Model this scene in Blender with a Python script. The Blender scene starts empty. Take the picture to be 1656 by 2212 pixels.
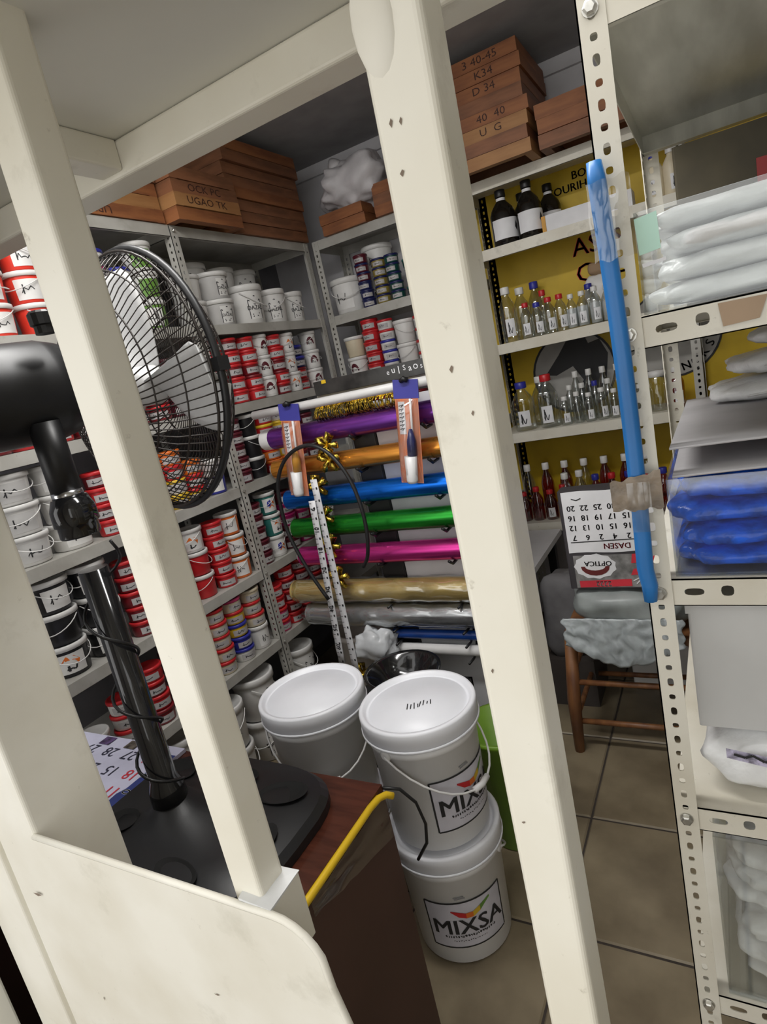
import bpy, math, random
from mathutils import Vector, Matrix, noise
random.seed(7)
sc = bpy.context.scene
COL = sc.collection
PI = math.pi
def rad(a): return a*PI/180

# ------------------------------------------------------------------ camera, sky, exposure
CAM = Vector((0, 0, 1.43))
cd = bpy.data.cameras.new('camera'); cam = bpy.data.objects.new('camera', cd); COL.objects.link(cam)
cd.sensor_fit = 'HORIZONTAL'; cd.sensor_width = 36; cd.lens = 36*1311.58/1656; cd.clip_start = .02
_p, _r, _y = rad(12.686), rad(-12.433), rad(-30.72)
fwd = Vector((math.sin(_y)*math.cos(_p), math.cos(_y)*math.cos(_p), -math.sin(_p)))
rt = Vector((math.cos(_y), -math.sin(_y), 0)); up = rt.cross(fwd)
r2 = math.cos(_r)*rt + math.sin(_r)*up; u2 = -math.sin(_r)*rt + math.cos(_r)*up
m3 = Matrix((r2, u2, -fwd)).transposed()
cam.matrix_world = Matrix.Translation(CAM) @ m3.to_4x4()
sc.camera = cam
w = bpy.data.worlds.new('sky'); sc.world = w; w.use_nodes = True
w.node_tree.nodes['Background'].inputs[0].default_value = (1.0, .99, .97, 1)
w.node_tree.nodes['Background'].inputs[1].default_value = 1.0
sc.view_settings.view_transform = 'Standard'; sc.view_settings.look = 'None'
sc.view_settings.gamma = 1; sc.view_settings.use_curve_mapping = False
sc.view_settings.exposure = 0.85

# ------------------------------------------------------------------ materials
MATS = {}
def mat(name, col, rough=.5, metal=0, var=.06, scale=9, col2=None, bump=0, spec=.5, trans=0, coat=0, alpha=1, emit=0, stretch=None, detail=4, spots=None):
    if name in MATS: return MATS[name]
    m = bpy.data.materials.new(name); m.use_nodes = True
    nt = m.node_tree; b = nt.nodes['Principled BSDF']
    b.inputs['Roughness'].default_value = rough; b.inputs['Metallic'].default_value = metal
    b.inputs['Specular IOR Level'].default_value = spec; b.inputs['Coat Weight'].default_value = coat
    b.inputs['Transmission Weight'].default_value = trans; b.inputs['Alpha'].default_value = alpha
    tc = nt.nodes.new('ShaderNodeTexCoord'); mp = nt.nodes.new('ShaderNodeMapping')
    nt.links.new(tc.outputs['Object'], mp.inputs['Vector'])
    if stretch: mp.inputs['Scale'].default_value = stretch
    n = nt.nodes.new('ShaderNodeTexNoise'); n.inputs['Scale'].default_value = scale; n.inputs['Detail'].default_value = detail
    nt.links.new(mp.outputs[0], n.inputs['Vector'])
    r = nt.nodes.new('ShaderNodeValToRGB')
    c2 = col2 or tuple(max(0, c*(1-var*2.2)) for c in col)
    c1 = col if col2 else tuple(min(1, c*(1+var)) for c in col)
    r.color_ramp.elements[0].color = (*c2, 1); r.color_ramp.elements[1].color = (*c1, 1)
    r.color_ramp.elements[0].position = .34; r.color_ramp.elements[1].position = .62
    nt.links.new(n.outputs['Fac'], r.inputs[0]); src = r.outputs[0]
    if spots:      # grime: sparse smudges with a shape of their own
        for sc_, lo, hi, st_ in ((spots[1], .60, .78, .55), (spots[1]*6, .66, .74, .6)):
            n2 = nt.nodes.new('ShaderNodeTexNoise'); n2.inputs['Scale'].default_value = sc_; n2.inputs['Detail'].default_value = 7; n2.inputs['Roughness'].default_value = .65
            nt.links.new(mp.outputs[0], n2.inputs['Vector'])
            r2_ = nt.nodes.new('ShaderNodeMapRange'); r2_.inputs[1].default_value = lo; r2_.inputs[2].default_value = hi; r2_.inputs[4].default_value = st_
            nt.links.new(n2.outputs['Fac'], r2_.inputs[0])
            mx = nt.nodes.new('ShaderNodeMix'); mx.data_type = 'RGBA'
            nt.links.new(r2_.outputs[0], mx.inputs[0]); nt.links.new(src, mx.inputs[6]); mx.inputs[7].default_value = (*spots[0], 1); src = mx.outputs[2]
    nt.links.new(src, b.inputs['Base Color'])
    if bump:
        bp = nt.nodes.new('ShaderNodeBump'); bp.inputs['Strength'].default_value = bump; bp.inputs['Distance'].default_value = .01
        nt.links.new(n.outputs['Fac'], bp.inputs['Height']); nt.links.new(bp.outputs[0], b.inputs['Normal'])
    if emit:
        b.inputs['Emission Color'].default_value = (*col, 1); b.inputs['Emission Strength'].default_value = emit
    MATS[name] = m; return m
def clear(name, tint=(.93, .95, .95), gloss=.12, rough=.08):
    if name in MATS: return MATS[name]
    m = bpy.data.materials.new(name); m.use_nodes = True; nt = m.node_tree
    for n in list(nt.nodes): nt.nodes.remove(n)
    o = nt.nodes.new('ShaderNodeOutputMaterial'); mx = nt.nodes.new('ShaderNodeMixShader')
    t = nt.nodes.new('ShaderNodeBsdfTransparent'); t.inputs[0].default_value = (*tint, 1)
    g = nt.nodes.new('ShaderNodeBsdfGlossy'); g.inputs['Roughness'].default_value = rough
    g.inputs['Color'].default_value = (.9, .92, .93, 1)
    lw = nt.nodes.new('ShaderNodeLayerWeight'); lw.inputs[0].default_value = .35
    ns = nt.nodes.new('ShaderNodeTexNoise'); ns.inputs['Scale'].default_value = 25
    ma = nt.nodes.new('ShaderNodeMath'); ma.operation = 'MULTIPLY_ADD'; ma.inputs[1].default_value = .55; ma.inputs[2].default_value = gloss*.7
    mb = nt.nodes.new('ShaderNodeMath'); mb.operation = 'MULTIPLY_ADD'; mb.inputs[1].default_value = gloss*.6
    nt.links.new(lw.outputs['Facing'], ma.inputs[0]); nt.links.new(ns.outputs['Fac'], mb.inputs[0]); nt.links.new(ma.outputs[0], mb.inputs[2])
    nt.links.new(mb.outputs[0], mx.inputs[0]); nt.links.new(t.outputs[0], mx.inputs[1]); nt.links.new(g.outputs[0], mx.inputs[2])
    nt.links.new(mx.outputs[0], o.inputs[0]); MATS[name] = m; return m
def plain(name, c, rough=.5, **k): return mat(name, c, rough, var=k.pop('var', .05), **k)

CREAM = mat('cream_paint', (.82, .79, .69), .38, scale=5, col2=(.74, .70, .585), bump=.12, detail=8, spots=((.40, .36, .27), 9))
CREAM2 = mat('cream_plate_paint', (.81, .785, .70), .42, scale=6, col2=(.72, .685, .585), bump=.18, detail=10, spots=((.45, .42, .33), 7))
RACKW = mat('rack_cream_paint', (.72, .69, .60), .45, scale=6, col2=(.62, .58, .48), detail=8, spots=((.28, .25, .18), 12))
RACKG = mat('rack_grey_paint', (.47, .46, .425), .5, scale=8, col2=(.36, .345, .31), detail=8, spots=((.20, .18, .15), 14))
SHEETG = mat('grey_sheet_paint', (.76, .75, .68), .5, scale=3, col2=(.70, .69, .63))
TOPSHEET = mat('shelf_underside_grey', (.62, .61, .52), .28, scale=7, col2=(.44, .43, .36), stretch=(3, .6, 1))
BLACKP = mat('black_plastic', (.012, .012, .013), .42, var=.1)
BLACKG = mat('black_gloss', (.012, .012, .013), .12, var=.1, coat=.4)
BLACKW = mat('black_wire', (.02, .019, .018), .4)
WHITEP = mat('white_plastic', (.80, .80, .80), .35, var=.02)
OFFW = mat('offwhite_plastic', (.72, .71, .70), .4, var=.04)
LIDW = mat('lid_white', (.78, .79, .83), .38, var=.015)
BEIGE = mat('beige_plastic', (.56, .52, .48), .45, var=.04)
PAPER = mat('paper_white', (.78, .78, .80), .7, var=.04)
INK = mat('ink_black', (.018, .018, .02), .6, var=.1)
INKR = mat('ink_red', (.62, .03, .05), .6)
CHROME = mat('chrome_metal', (.75, .76, .78), .18, metal=1, var=.05)
STEEL = mat('zinc_steel', (.55, .54, .50), .35, metal=.9, scale=40, var=.12)
WOODA = mat('frame_wood_orange', (.33, .125, .045), .6, scale=7, col2=(.20, .07, .027), stretch=(1, 1, 5), detail=8)
WOODB = mat('frame_wood_brown', (.27, .11, .05), .6, scale=7, col2=(.16, .065, .03), stretch=(1, 1, 5), detail=8)
WOODC = mat('frame_wood_pale', (.40, .20, .075), .6, scale=7, col2=(.31, .14, .05), stretch=(1, 1, 5), detail=8)
TUBC = dict(red=(.55, .02, .025), darkred=(.20, .012, .018), white=(.74, .73, .71), label=(.46, .44, .44), black=(.012, .012, .014), orange=(.72, .16, .02),
            yellow=(.75, .50, .03), blue=(.03, .035, .32), magenta=(.42, .01, .14), green=(.14, .30, .05), teal=(.03, .17, .15),
            darkgreen=(.008, .06, .05), cream=(.68, .60, .44), pink=(.62, .05, .17), grey=(.55, .54, .53), navy=(.012, .016, .09), olive=(.26, .20, .04), maroon=(.10, .01, .02), brightred=(.75, .05, .03))
def tc(c): return mat('tub_'+c, TUBC[c], .38, var=.05)

# ------------------------------------------------------------------ mesh helpers
class MB:
    def __init__(s): s.v = []; s.f = []; s.sm = []
    def add(s, vs, fs, smooth=False):
        o = len(s.v); s.v += [tuple(v) for v in vs]
        for f in fs: s.f.append(tuple(i+o for i in f)); s.sm.append(smooth)
        return s
    def box(s, x0, y0, z0, x1, y1, z1):
        return s.add([(x0, y0, z0), (x1, y0, z0), (x1, y1, z0), (x0, y1, z0), (x0, y0, z1), (x1, y0, z1), (x1, y1, z1), (x0, y1, z1)],
                     [(0, 3, 2, 1), (4, 5, 6, 7), (0, 1, 5, 4), (1, 2, 6, 5), (2, 3, 7, 6), (3, 0, 4, 7)])
    def prism(s, pts, a, b, axis='z', smooth=False):
        n = len(pts)
        def m(p, h):
            return {'z': (p[0], p[1], h), 'y': (p[0], h, p[1]), 'x': (h, p[0], p[1])}[axis]
        vs = [m(p, a) for p in pts]+[m(p, b) for p in pts]
        o = len(s.v); s.v += vs
        s.f += [tuple(o+i for i in reversed(range(n))), tuple(o+n+i for i in range(n))]; s.sm += [False, False]
        for i in range(n): s.f.append((o+i, o+(i+1) % n, o+n+(i+1) % n, o+n+i)); s.sm.append(smooth)
        return s
    def rbar(s, x0, y0, x1, y1, z0, z1, r, axis='z', k=3):
        pts = []
        for cx, cy, a0 in ((x1-r, y1-r, 0), (x0+r, y1-r, 90), (x0+r, y0+r, 180), (x1-r, y0+r, 270)):
            for i in range(k+1):
                a = rad(a0+90*i/k); pts.append((cx+r*math.cos(a), cy+r*math.sin(a)))
        return s.prism(pts, z0, z1, axis)
    def lathe(s, prof, n=20, cx=0, cy=0, cz=0, smooth=True, cap=True):
        vs = []; m = len(prof)
        for i in range(n):
            a = 2*PI*i/n
            for r, z in prof: vs.append((cx+r*math.cos(a), cy+r*math.sin(a), cz+z))
        fs = []
        for i in range(n):
            j = (i+1) % n
            for k in range(m-1): fs.append((i*m+k, j*m+k, j*m+k+1, i*m+k+1))
        o = len(s.v); s.add(vs, fs, smooth)
        if cap:
            if prof[0][0] > 1e-5: s.f.append(tuple(o+i*m for i in reversed(range(n)))); s.sm.append(False)
            if prof[-1][0] > 1e-5: s.f.append(tuple(o+i*m+m-1 for i in range(n))); s.sm.append(False)
        return s
    def tube(s, pts, r, n=6, closed=False, rs=None):
        P = [Vector(p) for p in pts]; m = len(P); vs = []
        prev = None
        for i in range(m):
            if closed: t = P[(i+1) % m]-P[i-1]
            else: t = P[min(i+1, m-1)]-P[max(i-1, 0)]
            t.normalize()
            if prev is None:
                a = Vector((0, 0, 1)) if abs(t.z) < .9 else Vector((1, 0, 0))
                u = t.cross(a).normalized()
            else:
                u = (prev-t*prev.dot(t)).normalized()
            prev = u; v = t.cross(u); rr = rs[i] if rs else r
            for k in range(n):
                a = 2*PI*k/n; vs.append(P[i]+u*math.cos(a)*rr+v*math.sin(a)*rr)
        fs = []
        for i in range(m if closed else m-1):
            j = (i+1) % m
            for k in range(n): fs.append((i*n+k, i*n+(k+1) % n, j*n+(k+1) % n, j*n+k))
        if not closed: fs += [tuple(reversed(range(n))), tuple((m-1)*n+k for k in range(n))]
        return s.add(vs, fs, True)
    def sheet(s, fn, nu, nv, thick=None, smooth=True):
        vs = [fn(i/nu, j/nv) for j in range(nv+1) for i in range(nu+1)]
        fs = [(j*(nu+1)+i, j*(nu+1)+i+1, (j+1)*(nu+1)+i+1, (j+1)*(nu+1)+i) for j in range(nv) for i in range(nu)]
        if thick:
            t = Vector(thick); N = len(vs)
            vs = vs+[tuple(Vector(v)+t) for v in vs]
            fs = fs+[tuple(i+N for i in reversed(f)) for f in fs]
            b = [i for i in range(nu+1)]+[(j+1)*(nu+1)+nu for j in range(nv)]+[nv*(nu+1)+nu-1-i for i in range(nu)]+[(nv-1-j)*(nu+1) for j in range(nv-1)]
            for a, c in zip(b, b[1:]+b[:1]): fs.append((c, a, a+N, c+N))
        return s.add(vs, fs, smooth)
    def pillow(s, sx, sy, sz, c=(0, 0, 0), seed=0, amp=.06, freq=6, nu=20, nv=12, e=.45, e2=.5):
        def sg(v, p): return math.copysign(abs(v)**p, v)
        def fn(u, v):
            a = 2*PI*u; b = PI*(v-.5)
            x = sg(math.cos(b), e2)*sg(math.cos(a), e); y = sg(math.cos(b), e2)*sg(math.sin(a), e); z = sg(math.sin(b), .8)
            p = Vector((x*sx/2, y*sy/2, z*sz/2)); q = p*freq+Vector((seed*3.1, seed*1.7, seed))
            k = 1+amp*(noise.noise(q)*1.5+noise.noise(q*2.7)*.8+abs(noise.noise(q*1.7))*.8)
            return (c[0]+p.x*k, c[1]+p.y*k, c[2]+p.z*k)
        return s.sheet(fn, nu, nv)
    def xf(s, M):
        s.v = [tuple(M @ Vector(v)) for v in s.v]; return s
    def mesh(s, name):
        m = bpy.data.meshes.new(name); m.from_pydata(s.v, [], s.f); m.polygons.foreach_set('use_smooth', s.sm); m.update(); return m
    def build(s, name, material, parent=None, loc=None, kind=None, label=None):
        return link(name, s.mesh(name), material, parent, loc, kind, label)
def link(name, me, material, parent=None, loc=None, kind=None, label=None):
    if not me.materials: me.materials.append(material)
    o = bpy.data.objects.new(name, me); COL.objects.link(o)
    if parent: o.parent = parent
    if loc: o.location = loc
    if kind: o['kind'] = kind
    if label: o['label'] = label
    return o
def tag(o, label, cat, group=None):
    o['label'] = label; o['category'] = cat
    if group: o['group'] = group
    return o
def thing(name, label, cat, loc=(0, 0, 0), rz=0, group=None):
    o = bpy.data.objects.new(name, None); o.empty_display_size = .05; COL.objects.link(o); o.location = loc; o.rotation_euler = (0, 0, rz)
    return tag(o, label, cat, group)
def world_to(o, mb):       # turn world coordinates into the thing's own
    M = (Matrix.Translation(o.location) @ o.rotation_euler.to_matrix().to_4x4()).inverted(); return mb.xf(M)

def holed(L, W, t, holes, fn):
    """plate 0..L by 0..W, thickness t, with elliptic/slot holes (u,v,ru,rv) sorted by u; fn maps (u,v,n) to xyz"""
    mb = MB(); cuts = [0]
    for a, b in zip(holes, holes[1:]): cuts.append((a[0]+a[2]+b[0]-b[2])/2)
    cuts.append(L)
    cells = []
    for (a, b, h) in zip(cuts, cuts[1:], holes): cells.append((a, b, h))
    N = 12
    for a, b, (hu, hv, ru, rv) in cells:
        inner = []; outer = []
        for k in range(N):
            an = 2*PI*k/N; c, s_ = math.cos(an), math.sin(an)
            e = .7
            inner.append((hu+ru*math.copysign(abs(c)**e, c), hv+rv*math.copysign(abs(s_)**e, s_)))
            m = max(abs(c), abs(s_)); c, s_ = c/m, s_/m
            outer.append((hu+(c*(b-hu) if c > 0 else c*(hu-a)), hv+(s_*(W-hv) if s_ > 0 else s_*hv)))
        # snap the corners
        for k in (1, 2, 4, 5, 7, 8, 10, 11):
            pass
        vs = [fn(*p, 0) for p in outer]+[fn(*p, 0) for p in inner]+[fn(*p, t) for p in inner]+[fn(*p, t) for p in outer]
        cor = [(b, W), (a, W), (a, 0), (b, 0)]
        fs = []
        for k in range(N):
            j = (k+1) % N
            fs += [(k, j, N+j, N+k), (N+k, N+j, 2*N+j, 2*N+k), (2*N+k, 2*N+j, 3*N+j, 3*N+k)]
        o = 4*N
        for q, (k, j) in enumerate(((1, 2), (4, 5), (7, 8), (10, 11))):
            vs += [fn(*cor[q], 0), fn(*cor[q], t)]
            fs += [(k, o+2*q, j), (3*N+j, o+2*q+1, 3*N+k)]
        mb.add(vs, fs)
    # rim
    mb.add([fn(0, 0, 0), fn(L, 0, 0), fn(L, W, 0), fn(0, W, 0), fn(0, 0, t), fn(L, 0, t), fn(L, W, t), fn(0, W, t)],
           [(0, 1, 5, 4), (1, 2, 6, 5), (2, 3, 7, 6), (3, 0, 4, 7)])
    return mb
def slots(L, v, p=.025, start=.0125, r=.0045):
    out = []; u = start; k = 0
    while u < L-.009:
        out.append((u, v, r if k % 2 == 0 else r*1.55, r)); u += p; k += 1
    return out

TXT = {}
def text_geo(s, bold=False):
    if s in TXT: return TXT[s]
    c = bpy.data.curves.new('t', 'FONT'); c.body = s; c.align_x = 'CENTER'; c.align_y = 'CENTER'; c.size = 1
    c.resolution_u = 2; c.offset = 0
    o = bpy.data.objects.new('t', c); COL.objects.link(o)
    dg = bpy.context.evaluated_depsgraph_get(); me = bpy.data.meshes.new_from_object(o.evaluated_get(dg))
    g = ([tuple(v.co) for v in me.vertices], [tuple(p.vertices) for p in me.polygons])
    bpy.data.objects.remove(o); bpy.data.curves.remove(c); bpy.data.meshes.remove(me)
    TXT[s] = g; return g
def text_on(mb, s, fn, size, u0=0, v0=0, rot=0, sx=1, bold=False):
    vs, fs = text_geo(s, bold); c, d = math.cos(rot), math.sin(rot)
    for k in ((-.02, .0, .02) if bold else (0,)):
        out = []
        for x, y, _ in vs:
            x = (x+k)*size*sx; y_ = y*size; out.append(fn(u0+x*c-y_*d, v0+x*d+y_*c))
        mb.add(out, fs)
    return mb
def poly_on(mb, pts, fn):
    return mb.add([fn(*p) for p in pts], [tuple(range(len(pts)))])
def stroke_on(mb, pts, wd, fn, ar=1):
    if ar != 1:
        g0 = fn; fn = lambda u, v: g0(u/ar, v); pts = [(p[0]*ar, p[1]) for p in pts]
    for (a, b) in zip(pts, pts[1:]):
        d = Vector((b[0]-a[0], b[1]-a[1])); n = Vector((-d.y, d.x)).normalized()*wd/2
        mb.add([fn(a[0]+n.x, a[1]+n.y), fn(a[0]-n.x, a[1]-n.y), fn(b[0]-n.x, b[1]-n.y), fn(b[0]+n.x, b[1]+n.y)], [(0, 1, 2, 3)])
    return mb
ORD = ['first', 'second', 'third', 'fourth', 'fifth', 'sixth', 'seventh', 'eighth', 'ninth', 'tenth', 'eleventh', 'twelfth', 'thirteenth', 'fourteenth']

# ------------------------------------------------------------------ the room
FZ = 0.0
def structure(o): o['kind'] = 'structure'; return o
XL, XR, YB, YF, CEIL = -2.14, 1.12, 3.02, -0.55, 2.53
GROUT = mat('grout_dark', (.045, .035, .028), .9)
TILE = mat('floor_tile_beige', (.245, .20, .13), .32, scale=6, col2=(.150, .118, .074), detail=8)
fl = structure(MB().box(XL-.1, -3.5, -.06, XR+.1, YB+.1, -.004).build('floor', GROUT)); fl['label'] = 'beige tiled shop floor with dark grout'
tile_me = None
T = .4; g = .006
x0 = -.447-T*5; y0 = 1.173-T*6
tm = MB(); b_ = .004
tm.add([(g/2, g/2, -.004), (T-g/2, g/2, -.004), (T-g/2, T-g/2, -.004), (g/2, T-g/2, -.004), (g/2+b_, g/2+b_, 0), (T-g/2-b_, g/2+b_, 0), (T-g/2-b_, T-g/2-b_, 0), (g/2+b_, T-g/2-b_, 0)],
       [(4, 5, 6, 7), (0, 1, 5, 4), (1, 2, 6, 5), (2, 3, 7, 6), (3, 0, 4, 7)])
tile_me = tm.mesh('tile')
for i in range(9):
    for j in range(11):
        X, Y = x0+i*T, y0+j*T
        if X < XL-.1 or X+T > XR+.1+T or Y+T > YB+.3: continue
        link('tile', tile_me, TILE, fl, (X, Y, 0))
WALL = mat('wall_white_paint', (.60, .59, .61), .8, var=.03)
WALLD = mat('ceiling_grey_paint', (.33, .325, .33), .85, var=.05)
structure(MB().box(XL-.1, YB, 0, XR+.1, YB+.1, CEIL+.1).build('wall_back', WALL))
structure(MB().box(XL-.1, -.3, 0, XL, YB, CEIL+.1).build('wall_left', mat('wall_left_shade', (.20, .20, .215), .85)))  # dark tone painted in for the shade behind the shelves
structure(MB().box(XR, -1.5, 0, XR+.1, YB, CEIL+.1).build('wall_right', mat('wall_right_paint', (.34, .32, .28), .85)))  # unseen wall, set close and carried forward to cut light from the right
structure(MB().box(XL-.1, .55, CEIL, XR+.1, YB+.1, CEIL+.1).build('ceiling', WALLD))
structure(MB().box(XL, YB-.02, CEIL-.055, XR, YB, CEIL).build('trim_1', WALL))

# yellow painted sign on the back wall
YEL = mat('sign_yellow', (.56, .38, .008), .55, var=.05)
ys = YB-.022
sg = thing('wall_sign', 'large yellow shop sign with red and black lettering on the back wall', 'sign', (-.1, ys, .75))
world_to(sg, MB().box(-.98, ys, .62, 1.1, YB, 2.12)).build('panel', YEL, sg)
fs_ = lambda x, z: (x, ys-.0025, z)
for tx, x_, z_, sz_, M_ in (('ASES', -.425, 1.772, .105, INKR), ('CAL', -.43, 1.66, .11, INKR), ('SOURIH D', -.495, 2.02, .046, INK), ('BOU', -.45, 2.065, .046, INK)):
    world_to(sg, text_on(MB(), tx, fs_, sz_, x_, z_, bold=True)).build('lettering', M_, sg)
def disc(cx, cz, r, n=36, r0=0):
    mb = MB()
    o = [(cx+r*math.cos(2*PI*k/n), cz+r*math.sin(2*PI*k/n)) for k in range(n)]
    if r0:
        i_ = [(cx+r0*math.cos(2*PI*k/n), cz+r0*math.sin(2*PI*k/n)) for k in range(n)]
        mb.add([fs_(*p) for p in o]+[fs_(*p) for p in i_], [(k, (k+1) % n, n+(k+1) % n, n+k) for k in range(n)])
    else: mb.add([fs_(*p) for p in o], [tuple(range(n))])
    return mb
EMB = mat('emblem_grey', (.36, .35, .33), .6)
world_to(sg, disc(-.60, 1.245, .185)).build('emblem', EMB, sg)
ys -= .0015
m_ = disc(-.60, 1.245, .19, r0=.18)
m_.add([fs_(*p) for p in [(-.73, 1.25), (-.66, 1.33), (-.60, 1.41), (-.54, 1.42), (-.52, 1.36), (-.47, 1.37), (-.44, 1.30), (-.46, 1.18), (-.52, 1.11), (-.62, 1.09), (-.56, 1.20), (-.60, 1.27), (-.68, 1.24)]], [tuple(range(13))])
EYE = disc(-.49, 1.33, .02)
world_to(sg, m_).build('emblem_figure', INK, sg)
ys += .0015
world_to(sg, disc(-.17, 1.33, .185)).build('badge', EMB, sg)
ys -= .0015
m_ = disc(-.17, 1.33, .19, r0=.182)
for k, ch in enumerate('NOKSH'):
    a = rad(-75+16*k); text_on(m_, ch, fs_, .05, -.17+.155*math.cos(a), 1.33+.155*math.sin(a), a+PI/2, bold=True)
world_to(sg, m_).build('badge_lettering', INK, sg)

# ------------------------------------------------------------------ racks
SHELF_Z = [2.105, 1.745, 1.43, 1.112, .757, .445]
def angle_post(parent, x, y, z0, z1, sx, sy, wd, M, t=.002, real=True):
    """slotted angle; flanges run from the corner (x,y) towards sx (in x) and sy (in y)"""
    L = z1-z0; hs = slots(L, wd/2)
    p = holed(L, wd, t, hs, lambda u, v, n: (x+sx*v, y+sy*n, z0+u))
    q = holed(L, wd, t, hs, lambda u, v, n: (x+sx*n, y+sy*v, z0+u))
    o = len(p.v); p.v += q.v; p.f += [tuple(i+o for i in f) for f in q.f]; p.sm += q.sm
    return world_to(parent, p).build('post', M, parent)
def bolt(parent, x, y, z, nrm, r=.009):
    mb = MB().lathe([(r*1.15, 0), (r*1.15, .002)], 12).lathe([(r, .002), (r, .007), (r*.7, .0085)], 6, smooth=False)
    M = Vector((0, 0, 1)).rotation_difference(Vector(nrm)).to_matrix().to_4x4()
    return world_to(parent, mb.xf(Matrix.Translation((x, y, z)) @ M)).build('bolt', STEEL, parent)
def tray(parent, x0, y0, x1, y1, z, lip, M, sheetM=None, endholes=None):
    """shelf tray: sheet with turned-down lips"""
    mb = MB().box(x0, y0, z-.002, x1, y1, z)
    t = .0015
    mb.box(x0, y0, z-lip, x1, y0+t, z-.002).box(x0, y1-t, z-lip, x1, y1, z-.002).box(x0, y0+t, z-lip, x0+t, y1-t, z-.002).box(x1-t, y0+t, z-lip, x1, y1-t, z-.002)
    # returned edges
    mb.box(x0, y0, z-lip, x1, y0+.012, z-lip+t).box(x1-.012, y0+.012, z-lip, x1, y1, z-lip+t)
    return world_to(parent, mb).build('shelf', M, parent)

lr = thing('slotted_rack', 'grey slotted-angle rack along the left wall crowded with paint tubs', 'rack', (-1.9, 1.8, 0))
LX0, LX1 = -2.06, -1.70
for yy, sy in ((.84, 1), (1.80, 1), (2.70, -1)):
    for xx, sx in ((LX1, -1), (LX0, 1)):
        angle_post(lr, xx+(.002 if sx < 0 else -.002), yy, 0, 2.1045, sx, sy, .036, RACKG)
for z in SHELF_Z:
    for a, b in ((.844, 1.798), (1.806, 2.698)):
        tray(lr, LX0, a, LX1, b, z, .04, RACKG)
for z in SHELF_Z:
    for yy in (1.815,):
        bolt(lr, LX1+.004, yy, z-.02, (1, 0, 0), .005)
br = thing('slotted_rack', 'grey slotted-angle rack standing against the back wall', 'rack', (-.6, 2.85, 0))
BY0, BY1 = 2.715, 3.0
for xx, sx in ((-1.685, 1), (-.92, 1), (-.06, -1)):
    for yy, sy in ((BY0-.002, 1), (BY1, -1)):
        angle_post(br, xx, yy, 0, 2.1045, sx, sy, .036, RACKG)
RS = [2.105, 1.836, 1.437, 1.034, .60]
for z in (2.105, 1.745, 1.43, 1.10, .70): tray(br, -1.683, BY0, -.925, BY1, z, .045, RACKG)
for z in RS: tray(br, -.918, BY0, -.062, BY1, z, .045, RACKW)

# right rack, near the camera
rr = thing('slotted_rack', 'cream slotted-angle rack at the right with bolted shelves of plastic packs', 'rack', (.4, 1.3, 0))
PX0 = -.120; RY0, RY1, RX1 = .9, 1.66, .95
PW = .034
angle_post(rr, PX0, RY0, 0, 2.05, 1, 1, PW, RACKW)
angle_post(rr, PX0, RY1, 0, 2.05, 1, -1, PW, RACKW)
angle_post(rr, RX1, RY0, 0, 2.05, -1, 1, PW, RACKW)
angle_post(rr, RX1, RY1, 0, 2.05, -1, -1, PW, RACKW)
for i, z in enumerate((1.812, 1.428, 1.055, .662, .277)):
    lip = .042; a, b = PX0+.004, RX1-.004; y_ = RY0+.0035
    mb = MB().box(a, y_, z-.002, b, RY1-.004, z)
    fr = holed(b-a, lip, .0016, [(.058, lip*.52, .013, .0055), (.1, lip*.55, .008, .008), (b-a-.06, lip*.5, .013, .0055)], lambda u, v, n: (a+u, y_+n, z-lip+v))
    o = len(mb.v); mb.v += fr.v; mb.f += [tuple(k+o for k in f) for f in fr.f]; mb.sm += fr.sm
    mb.box(a, RY1-.006, z-lip, b, RY1-.004, z-.002).box(a, y_+.002, z-lip, a+.0016, RY1-.006, z-.002)
    mb.box(a, y_, z-lip, b, y_+.012, z-lip+.0015).box(a, RY1-.03, z-lip, b, RY1-.006, z-lip+.0015)
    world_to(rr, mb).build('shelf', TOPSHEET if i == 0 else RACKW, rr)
    if i == 0:
        world_to(rr, MB().box(a, y_-.0008, z-lip, b, y_, z)).build('front_lip', RACKW, rr)
    bolt(rr, PX0+PW*.5, RY0-.001, z-.02, (0, -1, 0), .0085)
# two more shelf brackets seen inside
TAPEM = mat('old_tape', (.40, .28, .18), .6)
world_to(rr, MB().add([(.006, RY0+.0015, 1.395), (.045, RY0+.0015, 1.397), (.055, RY0+.0015, 1.423), (.002, RY0+.0015, 1.424)], [(0, 1, 2, 3)])).build('tape_scrap', TAPEM, rr)

# ------------------------------------------------------------------ foreground frame of square tube
S = .36            # distance of its front plane
fr = thing('metal_frame', 'cream painted square-tube metal frame right in front of the lens', 'frame', (-.3, .4, 0))
def P(mb, name, M=CREAM): return world_to(fr, mb).build(name, M, fr)
P(MB().rbar(-.455*S, S, -.343*S, S*1.105, 0, 1.86, .005, 'z', 4), 'post')
P(MB().rbar(-1.402*S, S, -1.283*S, S*1.107, .86, 1.86, .005, 'z', 4), 'post')
yb = .60
P(MB().rbar(yb, 1.43+.4925*yb, yb*1.078, 1.43+.561*yb, -1.5, .9, .004, 'x', 3), 'back_rail')
P(MB().rbar(-1.022*yb-.04, 1.43+.504*yb, -1.022*yb, 1.43+.5615*yb, .02, yb-.001, .003, 'y', 3), 'cross_rail')
P(MB().rbar(-.455*S, 1.43+.504*yb, -.343*S, 1.43+.5615*yb, S*1.105, yb-.001, .003, 'y', 3), 'cross_rail')
P(MB().box(-1.5, .0, 1.43+.562*yb, .9, yb+.045, 1.43+.562*yb+.004), 'top_sheet', SHEETG)
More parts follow.
